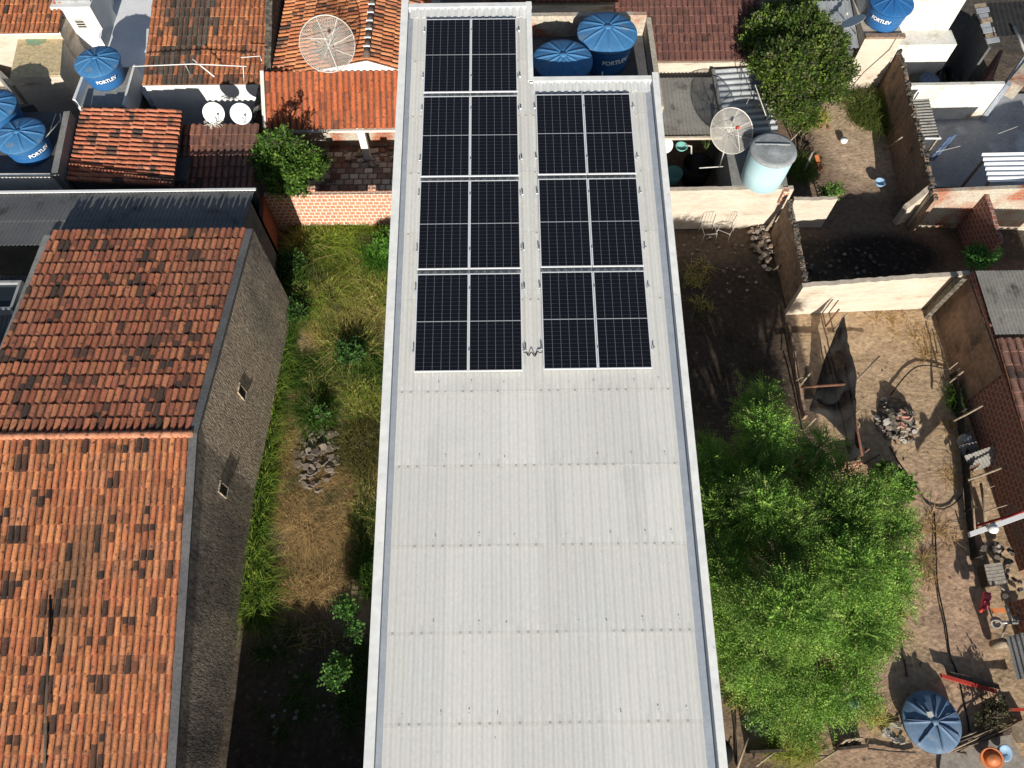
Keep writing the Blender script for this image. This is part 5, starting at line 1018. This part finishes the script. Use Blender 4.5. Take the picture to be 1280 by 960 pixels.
A_, B_ = P(1176, 847, .16), P(1245, 867, .2); mb = MB(); mb.obox(A_, B_-A_, (0, .10, 0), (0, 0, .07)); tag(mb.build('red_bar', 'red_paint'), 'long red bar raised over the yard just above the round tank', 'bar')
mb = MB(); mb.obox(P(1184, 846, .02), P(1245, 862, .02)-P(1184, 846, .02), (0, .12, 0), (0, 0, .18)); tag(mb.build('log', 'bark'), 'dark log lying behind the long red bar', 'log')
mb = MB(); mb.obox(P(1258, 889, .4), P(1290, 889, .4)-P(1258, 889, .4), (0, .07, 0), (0, 0, .06)); tag(mb.build('red_bar', 'red_paint'), 'short red bar at the right edge below the long red bar', 'bar')
for (px, py, lab, m_) in ((1056, 877, 'aqua lidded jar on the stakes beneath the big tree', 'aqua_plastic'), (1069, 879, 'blue lidded jar on the stakes beneath the big tree', 'pale_blue_plastic')):
    p = P(px, py, .9); j = thing('jar', (p.x, p.y, .78), lab, 'jar'); mb = MB(); mb.lathe((p.x, p.y, .72), [(0,0), (.10,0), (.12,.12), (.11,.16), (0,.17)], 18); mb.build('body', m_, j); mb = MB(); mb.lathe((p.x, p.y, .885), [(.0,.03), (.08,.025), (.115,0), (.115,-.03)], 18); mb.build('lid', m_, j)
p = P(1062, 871, .85); mb = MB(); mb.lathe((p.x, p.y, .75), [(0,0), (.07,0), (.08,.1), (0,.13)], 14); tag(mb.build('jar', 'cream_render'), 'small cream pot between the aqua and blue jars under the big tree', 'jar')
sf = thing('stake_fence', P(1050, 935, 0), 'short row of grey stakes standing under the aqua and blue jars', 'fence')
for k in range(9): px = 1042+k*2.8; p = P(px, 930-k*.3, .0); mb = MB(); mb.tube([(p.x+rr3.uniform(-.03,.03), p.y+rr3.uniform(-.12,.12), 0), (p.x+rr3.uniform(.0,.06), p.y+.1, .72+rr3.uniform(-.12,.06))], .022, 5); mb.build('stake', 'wood', sf)
def lowboard(a, b_, z, lab, m='wood_dark', th=.07): A_, B_ = P(*a, z), P(*b_, z); mb = MB(); mb.wall(A_, B_, 0, z, th, jag=.02, n=8); return tag(mb.build('board_edge', m), lab, 'board')
lowboard((1050, 938), (1087, 934), .42, 'dark low board standing on edge under the stake fence and jars')
lowboard((938, 942), (982, 940), .42, 'dark low board standing on edge left of the small leafy shrub')
for a, b_, z1_, z2_, lab, r in (((902, 955), (914, 920), .2, .5, 'pale stick leaning at the bottom beside the white building wall', .03), ((922, 960), (935, 922), .1, .4, 'pale stick leaning second from the white building at the bottom', .028),
      ((945, 958), (968, 940), .1, .3, 'pale stick on the ground in front of the low dark board', .025), ((1017, 957), (1048, 937), .1, .4, 'pale branch lying at the bottom under the big tree', .025),
      ((992, 949), (1040, 944), .05, .1, 'grey branch lying level at the bottom under the big tree', .02), ((1085, 936), (1145, 941), .06, .06, 'dark branch on the ground between the jars and the round tank', .025),
      ((1150, 930), (1208, 943), .08, .06, 'dark crooked branch at the foot of the round tank', .03), ((932, 868), (937, 877), .25, .2, 'short white stick in the weeds beside the big tree', .02)):
    stick(a, b_, z1_, z2_, r, 'wood' if 'pale' in lab or 'white' in lab else 'bark', 'stick', lab, 'stick')
bs = thing('stick_bundle', P(1220, 925, 0), 'long bundle of grey sticks lying from the round tank to the right edge', 'sticks')
for k in range(22):
    A_ = P(1180+rr3.uniform(-6, 22), 936+rr3.uniform(-9, 5), rr3.uniform(.04,.2)); B_ = P(1262+rr3.uniform(-20, 14), 908+rr3.uniform(-6, 7), rr3.uniform(.1,.35)); mb = MB(); mb.tube([A_, (A_+B_)/2+Vector((0,0,.03)), B_], rr3.uniform(.012,.022), 5); mb.build('stick', 'wood' if k % 3 else 'bark', bs)
c = P(1240, 948, .3); mb = MB(); mb.lathe(c, [(0,-.12), (.15,-.1), (.27,0), (.25,.01), (.13,-.07), (0,-.09)], 24, axis=(-.25,-.3,.9)); mb.lathe(c+Vector((.02,0,.0)), [(.0,.1), (.12,.08), (.2,.0), (.05,-.02)], 20, axis=(-.25,-.3,.9)); tag(mb.build('orange_basin', 'orange_plastic'), 'orange plastic basin in the bottom right corner', 'basin')
c = P(1256, 941, .3); mb = MB(); mb.lathe(c, [(0,-.12), (.14,-.1), (.2,.02), (.18,.03), (.1,-.05), (0,-.06)], 24, axis=(.15,-.2,.9)); tag(mb.build('blue_basin', 'pale_blue_plastic'), 'pale blue basin touching the orange basin in the corner', 'basin')
mb = MB(); c = P(1277, 914, .2); mb.box((c.x, c.y, 0), .35, .45, .3, .3); tag(mb.build('wooden_box', 'wood'), 'yellowish box at the right edge by the stick bundle', 'box')
tag(MB().prism([tuple(P(x, y, 0))[:2] for x, y in ((1176, 935), (1262, 918), (1282, 962), (1172, 966))], .02, .07).build('floor_pad', 'paver'), 'grey cement pad under the orange basin in the corner', 'pad')
rubble('paver_stone', P(1118, 915, .05), .32, .22, 10, .08, .16, [(.5,.47,.42), (.4,.38,.34)], 'pale flat piece stacked on the ground left of the round tank', 'pale pieces left of the round tank', 'stone', .12, flatness=.2)
c = P(906, 940, .4); mb = MB(); mb.lathe((c.x-.15, c.y, 0), [(.0,.02), (.28,.02), (.33,.5), (.28,.62), (0,.6)], 20); tag(mb.build('black_drum', 'black_plastic'), 'black drum half hidden beside the white building at the bottom', 'drum')
# ================================================================ TREES AND PLANTS
def leaf_quads(cen, direc, ln, wd, rngl):
    """cen (n,3), direc (n,3) unit -> slightly folded leaf quads"""
    n = len(cen); up = rngl.normal(size=(n, 3))*.55+np.array([0, 0, 1.0]); side = unit(np.cross(direc, up)); ln = ln[:, None]; wd = wd[:, None]
    return np.stack([cen-direc*ln*.5, cen+side*wd*.5, cen+direc*ln*.5, cen-side*wd*.5], 1)
def sprays(clumps, dens, nl, sl, ll, lw, pal, seed, droop=.3, shell=.55, hi=None, twigs=.0):
    """feathery sprays of leaflets filling ellipsoid clumps: (centre, radii)"""
    g_ = np.random.default_rng(seed); Q = []; Cc = []
    for (c, r) in clumps:
        c = np.array(c); r = np.array(r if hasattr(r, '__len__') else (r, r, r*.75)); n = int(dens*r[0]*r[1]*r[2]**.5*4)
        d = unit(g_.normal(size=(n, 3))); d[:, 2] = np.where(d[:, 2] < -.25, -d[:, 2]*.6, d[:, 2]); f = (shell+(1-shell)*g_.random(n)**.6)[:, None]
        lump = 1+.22*np.sin(d[:, :1]*7+c[0]*3)*np.sin(d[:, 1:2]*6+c[1]*5)
        p = c+d*r*f*lump; ax = unit(d*.9+g_.normal(size=(n, 3))*.55+np.array([0, 0, .15])); ax[:, 2] -= droop*g_.random(n); ax = unit(ax)
        col = np.array(pal)[g_.integers(0, len(pal), n)]*(g_.uniform(.75, 1.25, (n, 1)))*g_.uniform(.78, 1.22); 
        side = unit(np.cross(ax, np.array([0, 0, 1.0])+g_.normal(size=(n, 3))*.3)); L_ = sl*g_.uniform(.6, 1.25, n)
        for k in range(nl):
            t = (k+.5)/nl; s = 1 if k % 2 else -1; q = p+ax*(L_*t)[:, None]+side*(s*ll*.55); q[:, 2] -= (droop*.25*t*t*L_)
            dl = unit(side*s+ax*.7+g_.normal(size=(n, 3))*.25); Q.append(leaf_quads(q, dl, ll*g_.uniform(.7, 1.2, n), lw*g_.uniform(.7, 1.2, n), g_)); Cc.append(col*g_.uniform(.85, 1.15, (n, 1))*(1+.45*(t-.5)*np.array([1.25, 1, .6])))
    return np.concatenate(Q), np.clip(np.concatenate(Cc), 0, 1)
def limb(p0, p1, r0, r1, wob=.12, n=6):
    p0, p1 = Vector(p0), Vector(p1); pts = [p0.lerp(p1, i/n)+Vector((rr3.uniform(-wob, wob), rr3.uniform(-wob, wob), rr3.uniform(-wob, wob)*.4+.15*math.sin(i/n*math.pi)))*(0 if i in (0, n) else 1) for i in range(n+1)]
    return pts, r0, r1
def tree(name, base, clumps, label, cat='tree', group=None, trunk_r=.16, **kw):
    t = thing(name, base, label, cat, group); fork = Vector(base)+Vector((0, 0, max(.5, (min(c[0][2] for c in clumps)-base[2])*.45)))
    mb = MB(); mb.tube([Vector(base)-Vector((0,0,.1)), Vector(base).lerp(fork, .5)+Vector((.03,.02,0)), fork], trunk_r, 10, r2=trunk_r*.75); mb.build('trunk', 'bark', t)
    for c, r in clumps[::max(1, len(clumps)//26)]:
        mb = MB(); pts, r0, r1 = limb(fork, Vector(c)-Vector((0,0,.1)), trunk_r*.45, trunk_r*.12); mb.tube(pts, r0, 6, r2=r1)
        rad = r[0] if hasattr(r, '__len__') else r
        for k in range(5):
            a0 = rr3.uniform(0, 6.283); e = Vector(c)+Vector((math.cos(a0), math.sin(a0), rr3.uniform(-.1,.6)))*rad*.75; mb.tube([Vector(c)-Vector((0,0,.1)), (Vector(c)+e)/2+Vector((0,0,.08)), e], trunk_r*.12, 4, r2=.006)
        mb.build('limb', 'bark', t)
    Q, Cc = sprays(clumps, **kw); soup('crown', Q, Cc, 'leafy', t); return t
GREEN = [(.15,.295,.045), (.19,.345,.055), (.105,.22,.033), (.24,.385,.07), (.16,.305,.05), (.26,.345,.09)]
# big feathery tree
bc = [((x, y, z), r) for (px, py, z, r) in [
    (920, 600, 3.3, .85), (975, 560, 3.4, .9), (945, 522, 3.1, .6), (958, 500, 2.9, .45), (1030, 580, 3.1, .8), (900, 660, 3.4, .8), (960, 650, 4.1, 1.1), (1030, 640, 4.0, 1.0), (1080, 640, 3.8, .75), (1108, 615, 3.3, .45), (1115, 660, 3.5, .55),
    (910, 730, 3.7, .9), (980, 730, 4.4, 1.1), (1050, 720, 4.2, 1.1), (1100, 720, 3.7, .7), (1122, 700, 3.6, .4), (925, 800, 3.2, .8), (905, 780, 3.2, .6), (990, 800, 3.8, 1.0), (1055, 785, 3.5, .9), (1085, 795, 3.0, .6), (970, 855, 2.8, .75), (1030, 845, 2.8, .75), (1068, 840, 2.4, .5), (990, 893, 2.0, .5), (1022, 886, 2.0, .45), (880, 600, 3.0, .5), (885, 560, 2.8, .45)]
    for x, y, z in [tuple(P(px, py, z))]]
g3 = random.Random(77); bc = [((c[0]+g3.uniform(-.55,.55)*r, c[1]+g3.uniform(-.55,.55)*r, c[2]+g3.uniform(-.45,.35)*r), (r*g3.uniform(.42,.62), r*g3.uniform(.42,.62), r*g3.uniform(.25,.4))) for c, r in bc for _ in range(4) if r > .5 or g3.random() < .6]
tb_ = P(975, 745, 0); tree('feathery_tree', (tb_.x, tb_.y, 0), bc, 'large feathery bright green tree beside the white roof', seed=1, dens=520, nl=18, sl=.52, ll=.066, lw=.027, pal=GREEN, trunk_r=.24, droop=.8, shell=.25)
# dense glossy tree, top right
DG = [(.07,.13,.022), (.10,.17,.025), (.055,.10,.02), (.17,.24,.035), (.15,.16,.08)]
bc = [((x, y, z), r) for (px, py, z, r) in [(960, 45, 3.2, .9), (1000, 40, 3.4, .9), (1025, 70, 3.3, .8), (980, 85, 3.6, 1.0), (1020, 105, 3.2, .8), (1045, 90, 3.0, .6), (985, 125, 2.9, .8), (1030, 55, 3.1, .7), (950, 65, 2.7, .6), (1000, 145, 2.2, .55), (1045, 118, 2.6, .4), (948, 30, 2.9, .5), (972, 22, 2.9, .55), (1000, 12, 2.8, .5)] for x, y, z in [tuple(P(px, py, z))]]
tb_ = P(1005, 130, 0); tree('dense_tree', (tb_.x, tb_.y, 0), bc, 'dense dark green tree behind the bold-ribbed metal roof and aqua tank', seed=2, dens=520, nl=6, sl=.22, ll=.11, lw=.06, pal=DG, trunk_r=.2, droop=.2, shell=.6)
BG = [(.07,.15,.022), (.10,.20,.03), (.05,.11,.02), (.14,.23,.04)]
bc = [((x, y, z), r) for (px, py, z, r) in [(335, 205, 2.5, .6), (365, 205, 2.7, .65), (350, 185, 2.8, .5), (320, 205, 2.2, .45), (385, 212, 2.3, .5), (358, 228, 2.2, .5), (338, 178, 2.9, .3), (395, 200, 2.0, .35), (372, 236, 1.9, .3), (334, 176, 3.5, .14), (338, 171, 3.8, .13), (352, 170, 3.7, .15), (356, 166, 4.0, .12), (368, 180, 3.3, .14), (372, 176, 3.5, .12), (392, 190, 2.9, .14), (345, 178, 3.4, .14)] for x, y, z in [tuple(P(px, py, z))]]
tb_ = P(360, 232, 0); tree('garden_tree', (tb_.x, tb_.y, 0), bc, 'small rounded bright green tree behind the pale block wall', seed=3, dens=520, nl=6, sl=.22, ll=.12, lw=.06, pal=BG, trunk_r=.11, droop=.1, shell=.45)
# tall thin shoots of that tree throw the branchy shadow on the orange porch roof
def shrub(px, py, z, r, h, label, pal=BG, seed=5, nl=7, ll=.10, lw=.055, dens=620, group=None, name='shrub', sl=.24, sub=8):
    b = P(px, py, z*.75); g2 = random.Random(seed); cl = [((b.x+g2.uniform(-.55,.55)*r, b.y+g2.uniform(-.55,.55)*r, z*g2.uniform(.6, .95)), r*g2.uniform(.28,.5)) for _ in range(sub)]
    return tree(name, (b.x, b.y, 0), cl, label, 'shrub', group, trunk_r=.035, seed=seed, dens=dens, nl=nl, sl=sl, ll=ll, lw=lw, pal=pal, droop=.2, shell=.3)
YG = [(.14,.27,.045), (.18,.30,.06), (.10,.20,.035)]
shrub(1037, 245, 1.0, .42, 1, 'bright yellow-green shrub behind the short cream wall stub', YG, 11, name='leafy_shrub')
shrub(1232, 322, .9, .55, 1, 'bright green plant in the dark patch left of the brick house', [(.10,.28,.06), (.14,.33,.08)], 12, name='leafy_shrub')
shrub(437, 762, 1.25, .34, 1, 'lit green shrub in the shade beside the white building, the upper one', [(.08,.20,.04), (.12,.25,.05)], 13, group='shrubs in the shaded lot', name='leafy_shrub', sub=4); shrub(450, 790, 1.3, .24, 1, 'lit green shrub touching the white building edge, smallest of three', [(.08,.20,.04), (.12,.25,.05)], 14, group='shrubs in the shaded lot', name='leafy_shrub', sub=3)
shrub(414, 838, 1.6, .36, 1, 'lit green shrub in the deep shade, nearest to the viewer', [(.08,.20,.04), (.12,.25,.05)], 15, group='shrubs in the shaded lot', name='leafy_shrub')
shrub(404, 518, .7, .3, 1, 'small leafy plant in the dark hollow above the slab heap', [(.06,.14,.03), (.09,.18,.04)], 16, name='leafy_shrub', sub=3)
shrub(1113, 603, .55, .5, 1, 'broad-leaved bush at the right edge of the big feathery tree', [(.09,.20,.03), (.14,.26,.05), (.05,.11,.02)], 17, ll=.2, lw=.09, name='leafy_shrub'); shrub(955, 895, .9, .4, 1, 'low grey-green bush at the bottom left edge of the big tree', [(.05,.11,.04), (.08,.14,.06)], 18, name='leafy_shrub')
shrub(440, 440, .55, .5, 1, 'dark green bush in the weedy lot beside the white building', [(.05,.12,.03), (.07,.15,.035)], 19, name='leafy_shrub'); shrub(360, 330, .7, .55, 1, 'dark broad-leaved bush by the shaded red brick wall', [(.045,.10,.022), (.06,.13,.03)], 20, name='leafy_shrub', sub=6); shrub(375, 385, .6, .5, 1, 'dark broad-leaved bush left of the bright green grass', [(.045,.10,.022), (.06,.13,.03)], 21, name='leafy_shrub')
shrub(480, 305, .8, .5, 1, 'bright green leafy bush in the far corner by the white building', [(.09,.22,.03), (.12,.27,.04)], 22, name='leafy_shrub', ll=.1, lw=.05)
shrub(1240, 893, .4, .34, 1, 'dry dark weed beside the short red bar', [(.06,.07,.03), (.10,.09,.05)], 23, name='dry_shrub'); shrub(922, 178, 1.0, .01, 1, 'x', BG, 24) if False else None
shrub(886, 170, 2.1, .25, 1, 'sprig of green leaves under the beige lean-to eave', BG, 25, name='leafy_shrub', sub=3)
# grass and weeds
def grass(name, patches, label, seed, kind='stuff'):
    g_ = np.random.default_rng(seed); Q = []; Cc = []
    for (px, py, rx, ry, n, h, pal, wd, spread) in patches:
        c = P(px, py, 0); m = int(n); a = g_.random(m)*6.283; f = np.sqrt(g_.random(m)); nt_ = max(3, m//26); ta = g_.random(nt_)*6.283; tf = np.sqrt(g_.random(nt_)); ti = g_.integers(0, nt_, m)
        x = c.x+rx*tf[ti]*np.cos(ta[ti])+g_.normal(size=m)*.09; y = c.y+ry*tf[ti]*np.sin(ta[ti])+g_.normal(size=m)*.09; th = g_.random(nt_)[ti]*.5+.7
        x = np.clip(x, -7.3 if c.x < 0 else 4, -2.8 if c.x < 0 else 30); p0 = np.stack([x, y, np.full(m, -.03)], 1); hh = h*g_.uniform(.45, 1.15, m)*th
        ln_ = g_.normal(size=(m, 2))*spread; p1 = p0+np.stack([ln_[:, 0]*hh*.4, ln_[:, 1]*hh*.4, hh*.65], 1); p2 = p0+np.stack([ln_[:, 0]*hh*1.15, ln_[:, 1]*hh*1.15, hh*(.95-.35*np.minimum(1, np.abs(ln_).sum(1)))], 1)
        w = np.stack([np.cos(a*3), np.sin(a*3), np.zeros(m)], 1)*wd*.5; col = np.array(pal)[g_.integers(0, len(pal), m)]*g_.uniform(.75, 1.25, (m, 1))
        Q += [np.stack([p0-w, p0+w, p1+w*.8, p1-w*.8], 1), np.stack([p1-w*.8, p1+w*.8, p2+w*.15, p2-w*.15], 1)]; Cc += [col, col]
    o = soup(name, np.concatenate(Q), np.concatenate(Cc), 'blade'); return tag(o, label, 'grass', None, kind)
G1 = [(.28,.42,.06), (.34,.46,.07), (.41,.46,.10)]; G2 = [(.09,.18,.035), (.12,.22,.04), (.07,.14,.025)]; G3 = [(.56,.52,.17), (.46,.47,.13), (.62,.51,.22)]; G4 = [(.60,.45,.22), (.68,.52,.27), (.52,.37,.18), (.44,.31,.16)]
grass('green_grass', [(420, 305, .95, .9, 4600, .5, G1, .036, 1.1), (445, 285, .8, .4, 1700, .45, G1, .034, 1.0), (430, 345, 1.0, .7, 3400, .45, [(.22,.28,.05), (.46,.48,.13), (.5,.46,.16)], .028, 1.1), (478, 320, .45, .7, 2500, .6, [(.09,.24,.03)], .03, .5),
    (352, 300, .4, .8, 1200, .4, G3, .02, .6), (345, 420, .45, 1.3, 3500, .45, G2, .028, .6), (340, 470, .35, 1.2, 3000, .5, G1+G2, .026, .6), (330, 560, .3, 1.3, 3000, .45, G2+G1, .026, .6), (322, 640, .28, 1.4, 3500, .5, G2+G1, .028, .6), (318, 730, .28, .8, 2200, .4, G1+G2, .03, 1.0), (322, 762, .25, .4, 800, .35, G1+G2, .028, 1.1), (345, 800, .6, .5, 260, .2, G2, .03, 1.2), (400, 790, .9, .4, 260, .2, G2+G4, .024, 1.4), (370, 870, 1.2, 1.0, 420, .18, G2, .028, 1.4), (445, 850, .3, 1.2, 500, .3, G2, .03, 1.1),
    (375, 320, .5, .6, 1500, .6, G2+G3, .034, 1.0), (365, 360, .5, .7, 2200, .8, G2, .032, .7), (400, 375, .6, .5, 1800, .75, G1+G3, .026, .7), (470, 370, .4, .7, 1800, .5, G3+G1, .028, 1.1), (440, 440, .6, .5, 2200, .6, G2+G3, .028, .8), (350, 390, .4, .6, 1800, .7, G2, .03, .7), (460, 470, .4, .5, 1600, .5, G2, .028, .8), (395, 520, .5, .4, 1500, .5, G2, .03, .8),
    (415, 400, .8, .8, 2500, .4, G3, .018, .7), (420, 480, .9, .8, 3000, .4, G3+G2, .02, .7), (455, 500, .5, .8, 2500, .5, G3+G1, .02, .7), (450, 400, .6, .9, 3500, .5, G3, .02, .7), (455, 560, .5, .9, 3500, .5, [(.20,.19,.06), (.28,.24,.09), (.13,.14,.04)], .022, .7), (458, 640, .25, .9, 1500, .4, G3+G2, .02, .7), (460, 710, .25, .8, 1500, .4, G2, .025, .7), (385, 470, .7, .5, 1800, .35, G2, .025, .7)],
    'green and yellowing tall grass overgrowing the narrow lot', 31)
grass('dry_straw', [(380, 590, .7, .6, 2500, .3, G4, .016, 1.3), (400, 640, 1.1, .8, 7000, .28, G4, .016, 1.6), (445, 610, .5, .6, 3000, .3, G4, .016, 1.4), (400, 700, 1.1, .9, 3500, .2, G4, .014, 1.8), (430, 430, .7, .9, 1800, .3, G4+G3, .016, 1.2), (390, 400, .4, 1.0, 900, .18, G4, .014, 1.6), (380, 740, .8, .4, 1200, .25, G4, .016, 1.5), (400, 500, .8, .5, 1200, .3, G4+G3, .016, 1.2), (350, 545, .3, .8, 1500, .3, G3+G4, .018, 1.2)],
    'dry trampled straw in the middle of the narrow lot', 32)
grass('dry_straw', [(1110, 397, 1.3, .3, 130, .13, G4, .025, 3.5), (1125, 412, 1.0, .5, 80, .1, G4, .025, 3.6), (1156, 432, .3, .5, 120, .2, G4, .03, 2.4), (1170, 680, .5, 1.0, 160, .2, G4, .025, 2.4), (1190, 560, .4, 1.6, 300, .15, G4, .022, 2.2), (1160, 700, .5, 1.0, 120, .2, G4, .022, 2.4)], 'scattered dry maize stalks on the sandy yard', 33)
grass('weed_clump', [(1088, 145, .65, .85, 3200, .75, [(.09,.15,.03), (.13,.19,.04), (.20,.21,.07)], .025, .7), (1000, 215, .35, .45, 1400, .5, [(.17,.26,.05), (.22,.28,.07)], .022, .7), (1010, 150, .7, .4, 900, .45, G1+G3, .03, .6)], 'tufts of green weeds in the back yards at the top right', 34)
grass('yard_weeds', [(925, 850, .5, .7, 1200, .3, G2+G3, .03, .8), (985, 935, .6, .3, 1200, .35, G3+G1, .02, .9), (1100, 760, .5, .8, 1300, .3, G2+G3, .025, .9), (1080, 890, .4, .4, 300, .3, G3, .02, .9), (875, 360, .5, 1.2, 350, .25, G3, .02, 1), (900, 430, 1.4, 2, 500, .15, [(.12,.1,.06)], .02, 1.4), (1190, 500, .12, .4, 200, .4, G2, .03, .6), (1170, 270, .8, .4, 1500, .5, [(.10,.08,.05), (.14,.11,.06)], .016, .9)], 'thin weeds scattered around the big tree and the dark soil', 35)

rubble('litter_piece', P(380, 840, .02), 1.5, 1.6, 40, .03, .09, [(.3,.27,.24), (.18,.15,.12), (.4,.38,.35)], 'small stone or litter piece on the dark ground at the lower left', 'litter in the shaded lot', 'litter', .02)
